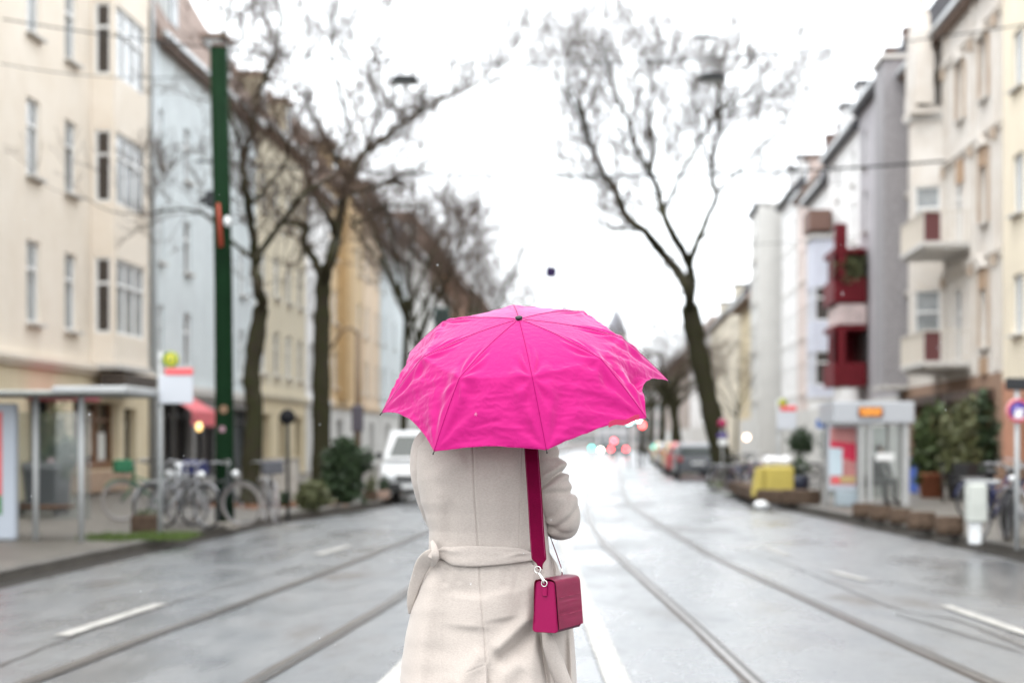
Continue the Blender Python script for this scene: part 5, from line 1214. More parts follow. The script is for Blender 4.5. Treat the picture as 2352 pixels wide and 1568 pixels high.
# left shelter, seen from its street end
pa, pb = ground(187, 1244, .13), ground(52, 1243, .13); D_ = (pa - EYE).dot(FW)
S_ = thing('tram_shelter', 'grey tram shelter with a flat roof at the left pavement', 'shelter', pa); L_ = 5.2
zt = 1.5 + (HZ - 908) * D_ / F - .13
def Ls(p): return p - pa
for (dx, dy) in ((0, 0), (-.72, .25)): MB().tube([(dx, dy, 0), (dx, dy, zt)], .042, 12).build('post', M_grey, S_)
for (dx, dy) in ((-2.4, 0.1), (-2.2, 1.4)): MB().tube([(dx, dy, 0), (dx, dy, zt)], .045, 10).build('post', M_grey, S_)
MB().bbox(-3.2, .62, -.25, 1.55, zt + .003, zt + .07, .02).build('roof', mat('shelter_roof', (.30, .31, .29), .5, var=.3), S_)
MB().bbox(-.30, .70, -.36, -.26, zt + .02, zt + .12, .02).build('roof_fascia', M_grey, S_); MB().bbox(.63, .70, -.255, 1.55, zt + .02, zt + .13, .015).build('roof_fascia', M_grey, S_)
MB().box(-2.1, -.3, 1.38, 1.39, .25, zt - .2).build('rear_glass', M_clear, S_)
MB().bbox(-2.0, -.5, .95, 1.3, .42, .46, .01).build('bench', W_wood, S_)
# advertising cabinet left of it
pc = ground(18, 1238, .13); A = thing('advert_cabinet', 'white framed lit advert cabinet with a red poster at the left edge', 'advert', pc, TH); D_ = (pc - EYE).dot(FW); k = D_ / F
xr_ = (40 - 18) * k; zt2 = 1.5 + (HZ - 926) * k - .13
MB().bbox(xr_ - 1.35, xr_, -.08, .08, .0, zt2, .02).build('cabinet', mat('pale_blue_grey_frame', (.46, .50, .56), .4), A)
MB().box(xr_ - 1.27, xr_ - .19, -.086, -.083, .35, zt2 - .12).build('poster', mat('coral_poster', (.70, .13, .13), .5, var=.2, scale=2), A)
MB().box(xr_ - 1.27, xr_ - .19, -.090, -.087, .35, .62).build('poster_foot', mat('poster_green', (.08, .22, .10), .5), A)
# right shelter
g1, g2 = ground(1992, 1162, .13), ground(2080, 1166, .13); D_ = (g1 - EYE).dot(FW); k = D_ / F
S_ = thing('tram_shelter', 'light grey glass tram shelter with an orange display on the right pavement', 'shelter', g1, TH); X_ = lambda px: (px - 1992) * k; zz = lambda py: 1.5 + (HZ - py) * k - .13
for px in (1978, 1998): MB().bbox(X_(px) - .045, X_(px) + .045, -.06, .05, 0, zz(970), .012).build('post', M_grey, S_)
MB().bbox(X_(2080) - .07, X_(2080) + .07, -.06, .06, 0, zz(970), .015).build('post', M_grey, S_)
for px in (1925, 2070): MB().bbox(X_(px) - .04, X_(px) + .04, 1.3, 1.38, 0, zz(970), .01).build('post', M_grey, S_)
MB().bbox(X_(1912), X_(2098), -.12, 1.6, zz(972), zz(922), .02).build('roof', mat('pale_fascia', (.43, .45, .48), .4, spec=.3), S_)
d_ = MB().bbox(X_(1968), X_(2024), -.17, -.123, zz(957), zz(934), .01).build('departure_display', M_black2, S_)
MB().box(X_(1970), X_(2022), -.175, -.172, zz(955), zz(936)).build('display_screen', mat('amber_screen', (.25, .075, .01), .5, emit=(1, .26, .02), estr=.10), d_)
for r_ in range(3):
    for c_ in range(9): 
        if (r_ * 5 + c_ * 3) % 4: MB().box(X_(1973) + c_ * 5.1 * k, X_(1973) + c_ * 5.1 * k + 3.4 * k, -.178, -.176, zz(953) + r_ * 6.3 * k, zz(953) + r_ * 6.3 * k + 3.6 * k).build('lit_character', mat('amber_text', (.6, .3, .05), .5, emit=(1, .45, .08), estr=.32), d_)
MB().box(X_(2002), X_(2074), .02, .03, .15, zz(978)).build('side_glass', M_clear, S_)
MB().box(X_(1925), X_(2070), 1.33, 1.345, .15, zz(978)).build('rear_glass', M_clear, S_)
MB().bbox(X_(2012), X_(2054), .0, .015, zz(1058), zz(1040), .01).build('white_notice', M_whitep, S_)
MB().bbox(X_(1930), X_(2066), .85, 1.25, .43, .47, .01).build('bench', M_dgrey, S_)
av = MB().bbox(X_(1908), X_(1975), .25, .37, zz(1126), zz(975), .015).build('advert_case', mat('pale_blue_grey_frame', (.58, .62, .68)), S_)
MB().box(X_(1911), X_(1972), .244, .247, zz(1114), zz(980)).build('poster', mat('dusty_rose_print', (.50, .20, .19), .5, var=.3, scale=1.5), av)
MB().box(X_(1911), X_(1940), .240, .243, zz(1092), zz(1028)).build('poster_field', mat('ice_blue_print', (.50, .60, .66), .5), av)
m_ = MB(); m_.add([(X_(1938), .2385, zz(1050)), (X_(1972), .2385, zz(1062)), (X_(1972), .2385, zz(1018)), (X_(1911), .2385, zz(1012)), (X_(1911), .2385, zz(1026)), (X_(1944), .2385, zz(1030))], [(0, 1, 2, 5), (5, 2, 3, 4)]); m_.build('poster_shape', mat('crimson_print', (.52, .01, .05), .5), av)
MB().box(X_(1916), X_(1934), .2365, .238, zz(1110), zz(1096)).build('poster_patch', mat('stop_red', (.72, .10, .11)), av); MB().box(X_(1935), X_(1971), .2365, .238, zz(1107), zz(1094)).build('poster_patch', mat('ochre_print', (.46, .36, .15), .5), av)
MB().bbox(X_(1925), X_(1975), .2, .45, 0, zz(1128), .02).build('plinth', mat('blue_grey_plinth', (.33, .39, .43), .5), S_)
# seated person in black
g = at(2018, 1100, D_ + 1.0); Pn = thing('person', 'person in dark clothes sitting inside the right tram shelter', 'person', Vector((g.x, g.y, .13)), TH + R(200))
J2 = {'pel': (Vector((0, 0, .52)), .12), 'che': (Vector((0, -.02, .86)), .13), 'nek': (Vector((0, .02, 1.06)), .06), 'hd': (Vector((0, .04, 1.2)), .085), 'chin': (Vector((0, .11, 1.14)), .04)}
E2 = [('pel', 'che'), ('che', 'nek'), ('nek', 'hd'), ('hd', 'chin')]
for s, n_ in ((-1, 'l'), (1, 'r')):
    for nm, p, r_ in (('sh', (.18 * s, -.02, .98), .065), ('el', (.24 * s, .06, .72), .05), ('wr', (.12 * s, .28, .66), .035), ('hn', (.08 * s, .34, .64), .035), ('hp', (.1 * s, .02, .5), .1), ('kn', (.12 * s, .44, .52), .07), ('an', (.12 * s, .46, .1), .045), ('to', (.13 * s, .60, .04), .04)): J2[nm + n_] = (Vector(p), r_)
    E2 += [('che', 'sh' + n_), ('sh' + n_, 'el' + n_), ('el' + n_, 'wr' + n_), ('wr' + n_, 'hn' + n_), ('pel', 'hp' + n_), ('hp' + n_, 'kn' + n_), ('kn' + n_, 'an' + n_), ('an' + n_, 'to' + n_)]
figure('body', J2, E2, mat('dark_clothing', (.015, .016, .02), .8), Pn); MB().ball((0, .02, 1.23), .1, .11, .1).build('hair', M_hair, Pn); MB().ball((0, .10, 1.18), .06, .05, .08).build('face', M_skin, Pn)

# ------------------------------------------------------------------ bicycles
def wheel_me():
    a = MB(); a.torus((0, 0, 0), .335, .021, 'y', 32, 6); b = MB(); b.torus((0, 0, 0), .31, .012, 'y', 32, 5)
    s_ = MB()
    for k in range(16): t = 2 * math.pi * k / 16; s_.tube([(0, .012 * (-1) ** k, 0), (.30 * math.cos(t), 0, .30 * math.sin(t))], .0022, 3)
    s_.tube([(0, -.035, 0), (0, .035, 0)], .02, 8); return a, b, s_
WT = {}
def bicycle(loc_, rz, label, paint, basket=None, bag=None, light=True, tyre=None, group='bicycles parked on the pavements', lean=.06):
    t = thing('bicycle', label, 'bicycle', loc_, rz, group); t.rotation_euler = (lean, 0, rz)
    if 'a' not in WT:
        a, b, s_ = wheel_me(); WT['a'] = a.mesh('tyre', M_rubber); WT['b'] = b.mesh('rim', M_silver2); WT['s'] = s_.mesh('wheel', M_silver2)
    for x in (-.52, .54):
        w_ = put('wheel', WT['s'], t, (x, 0, .356)); ty = put('tyre', WT['a'], w_); put('rim', WT['b'], w_)
        if tyre: ty.material_slots[0].link = 'OBJECT'; ty.material_slots[0].material = tyre
        MB().torus((x, 0, .356), .372, .018, 'y', 18, 5, R(20) if x < 0 else R(40), R(170)).build('mudguard', paint, t)
    f_ = MB(); f_.tube([(-.10, 0, .30), (-.20, 0, .80)], .020, 8); f_.tube([(-.10, 0, .30), (.36, 0, .72)], .024, 8); f_.tube([(-.17, 0, .62), (.36, 0, .78)], .018, 8); f_.tube([(.34, 0, .66), (.31, 0, .90)], .022, 8)
    for s in (-1, 1): f_.tube([(-.10, .02 * s, .30), (-.52, .05 * s, .356)], .012, 6); f_.tube([(-.18, .01 * s, .70), (-.52, .05 * s, .356)], .011, 6)
    f_.build('frame', paint, t)
    f_ = MB()
    for s in (-1, 1): f_.tube([(.35, .03 * s, .66), (.42, .045 * s, .5), (.54, .045 * s, .356)], .013, 6)
    f_.build('fork', paint, t)
    MB().tube([(.08, -.29, 1.03), (.22, -.24, 1.06), (.32, -.05, 1.02), (.33, 0, .98), (.32, .05, 1.02), (.22, .24, 1.06), (.08, .29, 1.03)], .013, 8).tube([(.31, 0, .9), (.33, 0, 1.0)], .014, 8).build('handlebar', M_silver2, t)
    for s in (-1, 1): MB().tube([(.02, .30 * s, 1.02), (.13, .275 * s, 1.045)], .018, 8).build('grip', M_rubber, t)
    s_ = MB(); s_.ball((-.24, 0, .955), .14, .085, .04, 14, 7); s_.tube([(-.20, 0, .78), (-.225, 0, .93)], .012, 8); s_.build('saddle', M_rubber, t)
    c_ = MB(); c_.torus((-.10, .03, .30), .09, .006, 'y', 20, 4); c_.tube([(-.10, .05, .30), (.04, .06, .22)], .008, 5); c_.tube([(-.10, -.05, .30), (-.24, -.06, .38)], .008, 5); c_.build('crank', M_silver2, t)
    c_ = MB(); c_.box(-.78, -.32, -.07, .07, .735, .75); c_.tube([(-.72, .06, .74), (-.54, .06, .37)], .006, 5).tube([(-.72, -.06, .74), (-.54, -.06, .37)], .006, 5); c_.build('luggage_rack', M_silver2, t)
    if light: MB().ball((.44, 0, .86), .06, .05, .05).build('headlight', M_whitep, t)
    if basket: MB().bbox(.36, .66, -.17, .17, .84, 1.06, .02).build('basket', basket, t)
    if bag: MB().ball((-.50, 0, .86), .30, .16, .17, 16, 9).build('covered_child_seat', bag, t)
    return t
M_silver2 = mat('bike_silver', (.30, .30, .31), .4, metal=.6)
M_bsil = mat('silver_frame_paint', (.28, .28, .29), .35, metal=.3); M_bblk = mat('black_frame_paint', (.02, .02, .025), .35); M_bblu = mat('navy_frame_paint', (.02, .025, .09), .35); M_bgr = mat('green_frame_paint', (.01, .10, .04), .5)
M_cream = mat('cream_tyre', (.24, .215, .195), .7, spec=.2)
def gb(px, py): g = ground(px, py, .13); return g
bicycle(gb(352, 1196), R(205), 'bicycle with a green bag and pale tyres behind the brown stone planter', M_bgr, basket=mat('green_bag', (.01, .11, .045), .7), tyre=M_cream)
bicycle(gb(392, 1212), R(62), 'silver city bicycle beside the green mast with navy basket', M_bsil, basket=mat('navy_basket', (.03, .035, .12), .7))
bicycle(gb(428, 1212), R(-38), 'light silver bicycle leaning towards the green mast', M_bsil, bag=None)
bicycle(gb(486, 1208), R(-12), 'bicycle with a white covered seat right in front of the green mast', M_bblk, bag=mat('white_cover', (.72, .74, .76), .5, var=.2, scale=6), tyre=M_cream)
bicycle(gb(622, 1202), R(-70), 'single bicycle with a dark basket between the mossy tree and the dark sign', M_bsil, basket=mat('grey_basket', (.07, .07, .08), .7), tyre=mat('grey_tyre', (.28, .25, .25), .6))
bicycle(gb(2285, 1238), R(55), 'navy bicycle right beside the white junction box', M_bblu, basket=mat('brown_basket', (.22, .13, .08), .8))
bicycle(gb(2318, 1236), R(72), 'black bicycle second from the white junction box', M_bblk, bag=None)
bicycle(gb(2345, 1246), R(98), 'silver bicycle below the no parking sign', M_bsil, tyre=M_cream)
bicycle(gb(2376, 1238), R(80), 'dark bicycle at the very right edge', M_bblk)
bicycle(gb(2300, 1195), R(15), 'dark bicycle behind the others, near the restaurant plants', M_bblu)
bicycle(gb(1905, 1118), R(20), 'dark bicycle parked beyond the yellow delivery cart', M_bblk)

# ------------------------------------------------------------------ planters, plants, street furniture
def box_planter(px0, px1, base, top, dep, label, m, soil=True, plant=None, seed=1):
    g = ground((px0 + px1) / 2, base, .13); D_ = (g - EYE).dot(FW); k = D_ / F; w_ = (px1 - px0) * k; h_ = (base - top) * k
    t = thing('planter', label, 'planter', g, TH); MB().bbox(-w_/2, w_/2, 0, dep, 0, h_, .02).build('trough', m, t)
    MB().box(-w_/2 + .05, w_/2 - .05, .05, dep - .05, h_ + .001, h_ + .012).build('soil', mat('wet_soil', (.03, .02, .014), .9), t)
    if plant: q = MB(); leaves(q, (0, dep / 2, h_ + plant[1] * .5), (w_ * .45, dep * .45, plant[1]), plant[2], plant[3], seed); q.build('plant', plant[0], t)
    return t
box_planter(299, 356, 1222, 1183, .5, 'low brown stone block planter in front of the green bicycle', M_brownc, plant=(M_leaf, .06, 60, .04))
def round_planter(px, base, wpx, hpx, label):
    g = ground(px, base, .13); k = (g - EYE).dot(FW) / F; r_ = wpx * k / 2; h_ = hpx * k
    t = thing('round_planter', label, 'planter', g + FW * r_, TH, 'round concrete planters on the right pavement')
    MB().lathe([(r_ * .9, 0), (r_, .03), (r_, h_ * .5), (r_ * .97, h_ * .55), (r_, h_ - .02), (r_ * .96, h_), (r_ * .78, h_), (r_ * .76, h_ - .05)], 28).build('tub', M_brownc, t)
    MB().lathe([(r_ * .77, h_ - .06), (r_ * .76, h_ - .045)], 24).build('soil', mat('paving_sand', (.28, .25, .20), .9), t); return t
for px, b_, w_, h_, lab in ((2190, 1229, 66, 42, 'nearest round concrete planter, right next to the white junction box'), (2124, 1217, 66, 40, 'second round concrete planter from the white junction box'), (2073, 1203, 50, 34, 'middle round concrete planter below the right shelter post'),
                            (2030, 1196, 52, 34, 'fourth round concrete planter from the junction box'), (1988, 1188, 50, 32, 'farthest round concrete planter, below the double shelter post')): round_planter(px, b_, w_, h_, lab)
g = ground(2244, 1250, .13); k = (g - EYE).dot(FW) / F; t = thing('junction_box', 'white metal junction box on a short leg beside the bicycles', 'junction box', g, TH)
MB().bbox(-.10, .06, -.04, .1, 0, 70 * k, .02).build('leg', M_whitep, t); MB().bbox(-23 * k, 21 * k, -.08, .16, 50 * k + .003, 140 * k, .025).build('cabinet', mat('pale_cabinet', (.52, .54, .50), .45, var=.15), t); MB().bbox(-23 * k, 52 * k, -.05, .13, 140 * k + .003, 148 * k, .01).build('top_rail', M_grey, t)
# grass by the left kerb
q = MB(); rr = random.Random(4)
for a, b_ in (((190, 1237), (300, 1240)), ((300, 1236), (432, 1237))):
    A_, B_ = ground(*a, .135), ground(*b_, .135)
    for i in range(2600 if a[0] > 250 else 900):
        p = A_.lerp(B_, rr.random()) + FW * rr.uniform(-.35, .9) + RT * rr.uniform(-.06, .06); h_ = rr.uniform(.03, .10); d = Vector((rr.gauss(0, .03), rr.gauss(0, .03), h_)); s_ = Vector((rr.uniform(-.008, .008), rr.uniform(-.008, .008), 0))
        q.add([p - s_, p + s_, p + d], [(0, 1, 2)])
stuff(q.build('grass', mat('fresh_grass', (.075, .12, .018), .6, var=.3)), 'strip of bright green grass along the left kerb', 'grass')
q = MB()
for i in range(700):
    p = ground(1690, 1118, .135) + FW * rr.uniform(-2, 3) + RT * rr.uniform(-.5, .4); d = Vector((rr.gauss(0, .03), rr.gauss(0, .03), rr.uniform(.05, .12))); q.add([p - Vector((.012, 0, 0)), p + Vector((.012, 0, 0)), p + d], [(0, 1, 2)])
stuff(q.build('grass', mat('fresh_grass', (.075, .12, .018))), 'small patch of grass by the right kerb near the cars', 'grass')
# fallen leaves round the tree pits
q = MB()
for i in range(1500):
    c = (bA, bB)[i % 2]; p = c + Vector((rr.gauss(0, .7), rr.gauss(0, .8), .01 + rr.random() * .03)); u = Vector((rr.gauss(0, 1), rr.gauss(0, 1), rr.gauss(0, .3))).normalized() * .05; v = Vector((-u.y, u.x, rr.gauss(0, .02))); q.add([p - u, p + v, p + u, p - v], [(0, 1, 2, 3)])
stuff(q.build('fallen_leaves', mat('rust_leaves', (.22, .08, .025), .7, var=.5, scale=20)), 'rust coloured fallen leaves round the left tree trunks', 'leaves')
def shrub(px, base, w_px, h_px, label, m, n=2600, size=.07, seed=3, name='round_shrub', trunk=None, zoff=.13, D=None):
    g = ground(px, base, zoff) if D is None else Vector((at(px, HZ, D).x, at(px, HZ, D).y, zoff)); k = (g - EYE).dot(FW) / F; w_ = w_px * k / 2; h_ = h_px * k
    t = thing(name, label, 'shrub', g + FW * w_ * .5, TH); q = MB(); leaves(q, (0, 0, h_ * .52), (w_, w_ * .9, h_ * .5), n, size, seed, .2); stuff(q.build('foliage', m, t))
    st = MB(); r3 = random.Random(seed)
    for i in range(7): st.tube([(r3.uniform(-.08, .08), r3.uniform(-.08, .08), 0), (r3.uniform(-.5, .5) * w_, r3.uniform(-.5, .5) * w_, h_ * .5), (r3.uniform(-.8, .8) * w_, r3.uniform(-.8, .8) * w_, h_ * .85)], [.02, .014, .006], 5)
    stuff(st.build('stems', M_bark, t)); return t
shrub(716, 1172, 80, 66, 'round clipped dark shrub at the left kerb', M_leafo, seed=5, n=3200, size=.05)
shrub(792, 1156, 100, 150, 'tall loose green shrub behind the round one', M_leafd, seed=6, n=3800, size=.09, name='tall_shrub')
shrub(654, 1120, 26, 34, 'little bush on the grey cabinet left of the black pole', M_leafd, n=500, size=.05, seed=7, D=36)
bpy.data.objects[-1] if False else None
t = thing('utility_cabinet', 'grey concrete utility cabinet between the mossy tree and the dark sign', 'cabinet', ground(622, 1160, .13) + FW * 1.2, TH); k = 40 / F
MB().bbox(-.42, .42, 0, .5, 0, .95, .02).build('cabinet', mat('pale_concrete_box', (.40, .37, .33), .7, var=.2), t); MB().bbox(-.45, .45, -.03, .53, .953, 1.0, .01).build('lid', M_concrete, t)
box_planter(866, 892, 1146, 1126, .5, 'pinkish stone planter box left of the white van', mat('pink_stone', (.36, .25, .20), .8, var=.3), plant=(M_leafd, .22, 220, .06))
box_planter(836, 864, 1150, 1128, .5, 'brown planter box with a low bush beside the pinkish one', M_brownc, plant=(M_leafo, .25, 220, .06))
# topiary and bin by the cream house
g = ground(142, 1178, .13); k = (g - EYE).dot(FW) / F; t = thing('potted_tree', 'clipped round tree in a tall dark pot before the shop window', 'potted plant', g, TH)
MB().lathe([(.13, 0), (.16, .5), (.18, .72), (.16, .73)], 20).build('pot', mat('slate_pot', (.045, .045, .055), .5), t); q = MB(); leaves(q, (0, 0, 1.05), (.34, .34, .36), 1400, .05, 9, .5); q.build('crown', M_leafd, t); MB().tube([(0, 0, .7), (0, 0, 1.1)], .02, 6).build('stem', M_bark, t)
MB().ball((-.1, -.36, .98), .07, .05, .07).build('pink_ball', mat('pale_pink', (.6, .42, .45), .5), t)
g = ground(66, 1170, .13); t = thing('potted_tree', 'slim olive shrub in a pot against the cream wall', 'potted plant', g + FW * 2, TH); MB().lathe([(.18, 0), (.24, .4), (.23, .41)], 18).build('pot', M_brownc, t); q = MB(); leaves(q, (0, 0, 1.25), (.35, .35, .85), 1100, .06, 10); q.build('crown', M_leafo, t); MB().tube([(0, 0, .3), (0, 0, 1.1)], .02, 6).build('stem', M_bark, t)
g = ground(92, 1186, .13); t = thing('wheeled_bin', 'black wheeled bin behind the left shelter post', 'bin', g, TH + R(20))
m_ = MB(); m_.add([(-.24, -.24, .12), (.24, -.24, .12), (.24, .24, .12), (-.24, .24, .12), (-.32, -.30, .88), (.32, -.30, .88), (.32, .34, .88), (-.32, .34, .88)], [(3, 2, 1, 0), (0, 1, 5, 4), (1, 2, 6, 5), (2, 3, 7, 6), (3, 0, 4, 7), (4, 5, 6, 7)]); m_.build('bin_body', mat('black_bin_plastic', (.018, .018, .02), .5), t)
m_ = MB(); m_.add([(-.34, -.33, .883), (.34, -.33, .883), (.34, .36, .883), (-.34, .36, .883), (-.30, -.26, .98), (.30, -.26, .98), (.30, .30, 1.0), (-.30, .30, 1.0)], [(3, 2, 1, 0), (0, 1, 5, 4), (1, 2, 6, 5), (2, 3, 7, 6), (3, 0, 4, 7), (4, 5, 6, 7)]); m_.build('lid', mat('black_bin_plastic', (.018, .018, .02)), t)
for s in (-1, 1): MB().torus((.3 * s, .2, .15), .11, .04, 'x', 20, 6).build('wheel', M_rubber, t)
# big restaurant plants on the right
def potted(px, base, w_px, h_px, label, m, seed, potm, pot_h=.55, n=2600, size=.13):
    g = ground(px, base, .13); k = (g - EYE).dot(FW) / F; h_ = h_px * k; w_ = w_px * k / 2; t = thing('potted_bamboo', label, 'potted plant', g, TH, 'large potted plants before the restaurant')
    MB().lathe([(.26, 0), (.34, pot_h), (.36, pot_h), (.36, pot_h + .05), (.30, pot_h + .05)], 22).build('pot', potm, t); q = MB(); rr = random.Random(seed)
    for i in range(9): q.tube([(rr.uniform(-.15, .15), rr.uniform(-.15, .15), pot_h - .1), (rr.uniform(-.4, .4) * w_, rr.uniform(-.3, .3), h_ * .6), (rr.uniform(-.9, .9) * w_, rr.uniform(-.5, .5), h_ * .95)], [.02, .015, .006], 5)
    stuff(q.build('canes', mat('plant_canes', (.10, .07, .03), .7), t)); q = MB(); leaves(q, (0, 0, h_ * .58), (w_, w_ * .8, h_ * .44), n, size, seed, .15); stuff(q.build('foliage', m, t)); return t
M_terra = mat('terracotta', (.42, .15, .08), .7, var=.2)
potted(2140, 1142, 84, 200, 'tall potted bamboo in a terracotta pot right of the shelter', M_leaf, 61, M_terra)
potted(2205, 1146, 80, 215, 'tall potted bamboo in the middle before the restaurant', M_leafo, 62, mat('slate_pot', (.045, .045, .055)), size=.11)
potted(2252, 1140, 76, 222, 'dark potted bamboo nearest the orange wall', M_leafd, 63, mat('slate_pot', (.045, .045, .055)))
g = ground(2097, 1136, .13); k = (g - EYE).dot(FW) / F; t = thing('advertising_board', 'narrow blue standing board between the shelter and the plants', 'board', g, TH)
MB().bbox(-.14, .14, 0, .05, .05, .95, .01).build('board', mat('royal_blue_board', (.08, .15, .50), .5), t)
for s in (-.12, .12): MB().tube([(s, .0, .05), (s, .25, 0)], .01, 5).build('leg', M_dgrey, t)
MB().tube([(-.12, .02, .05), (-.12, -.02, 0)], .012, 5).build('leg', M_dgrey, t)
# café table things, people-sized clutter as dark chairs
for i, (px, py) in enumerate(((2215, 1150), (2250, 1156), (2185, 1152))):
    g = ground(px, py, .13); t = thing('cafe_chair', ('dark folded café chair under the middle bamboo', 'dark café chair nearest the white junction box', 'dark café chair beside the terracotta pot')[i], 'chair', g, TH + i * .7, 'café chairs before the restaurant')
    MB().bbox(-.21, .21, -.2, .2, .43, .46, .01).build('seat', M_dgrey, t); MB().bbox(-.21, .21, .18, .21, .5, .88, .01).build('backrest', M_dgrey, t)
    for sx_ in (-.19, .19):
        for sy_ in (-.18, .18): MB().tube([(sx_, sy_, 0), (sx_, sy_, .43)], .012, 5).build('leg', M_dgrey, t)
# stone edged beds, delivery cart and tub on the right kerb
for (a, b_, w_, lab) in (((1668, 1124), (1742, 1150), .5, 'long low brown stone wall of the bed behind the cars'), ((1745, 1152), (1862, 1158), .5, 'low dark stone wall under the yellow cart')):
    A_, B_ = ground(*a, .13), ground(*b_, .13); d = B_ - A_; t = thing('stone_bed_wall', lab, 'low wall', (A_ + B_) / 2, math.atan2(d.y, d.x)); L_ = d.length; nn = max(2, int(L_ / .9))
    for i in range(nn):
        x0 = -L_/2 + L_ * i / nn; o = MB().bbox(x0 + .01, x0 + L_ / nn - .01, -.12 + rnd.uniform(-.02, .02), .3, 0, .30 + rnd.uniform(-.02, .02), .025).build('stone', M_brownc, t)
g = ground(1784, 1150, .13); k = (g - EYE).dot(FW) / F; t = thing('delivery_cart', 'yellow delivery cart with white sacks on top by the right kerb', 'cart', g, TH + R(10)); M_yc = mat('post_yellow', (.52, .42, .10), .5, var=.12)
z0 = .12; m_ = MB(); m_.bbox(-.34, .36, -.2, .32, z0 + .05, z0 + .68, .04); m_.build('box', M_yc, t)
m_ = MB(); m_.add([(-.56, -.2, z0), (-.40, -.2, z0), (-.37, -.2, z0 + .66), (-.46, -.2, z0 + .66), (-.56, .2, z0), (-.40, .2, z0), (-.37, .2, z0 + .66), (-.46, .2, z0 + .66)], [(0, 1, 2, 3), (7, 6, 5, 4), (1, 5, 6, 2), (4, 0, 3, 7), (3, 2, 6, 7), (0, 4, 5, 1)]); m_.build('side_bag', M_yc, t)
for x in (-.2, .22): MB().torus((x, -.1, .13), .11, .022, 'y', 20, 6).build('wheel', M_rubber, t)
for x, y in ((-.18, 0), (.02, .05), (.22, 0)): MB().ball((x, y, z0 + .80), .15, .15, .13).build('sack', mat('white_sack', (.74, .74, .76), .6), t)
g = ground(1842, 1146, .13); t = thing('dark_tub', 'dark blue round tub right of the yellow cart', 'tub', g + FW * .6, TH); MB().lathe([(.24, 0), (.27, .35), (.29, .55), (.26, .56)], 24).build('tub', mat('navy_tub', (.012, .018, .04), .45), t); q = MB(); leaves(q, (0, 0, .75), (.3, .3, .25), 350, .06, 71); q.build('plant', M_leafd, t)
for i, (px, lab) in enumerate(((1840, 'small round bush in a pale pot in front of the white house'), (1910, 'small round bush in a pale pot beside the shelter poster'))):
    g = ground(px, 1096, .13); k = (g - EYE).dot(FW) / F; t = thing('potted_tree', lab, 'potted plant', g, TH); MB().lathe([(.2, 0), (.28, .5), (.26, .52)], 18).build('pot', M_whitep, t); q = MB(); leaves(q, (0, 0, 1.35), (.5, .5, .55), 900, .09, 80 + i); q.build('crown', M_leafd, t); MB().tube([(0, 0, .5), (0, 0, 1.3)], .03, 6).build('stem', M_bark, t)
g = ground(1748, 1170, .0); t = tag(MB().ball((0, 0, .10), .17, .14, .10, 14, 9).build('plastic_bag', M_whitep, None, g), 'small white plastic bag lying in the right gutter', 'bag')

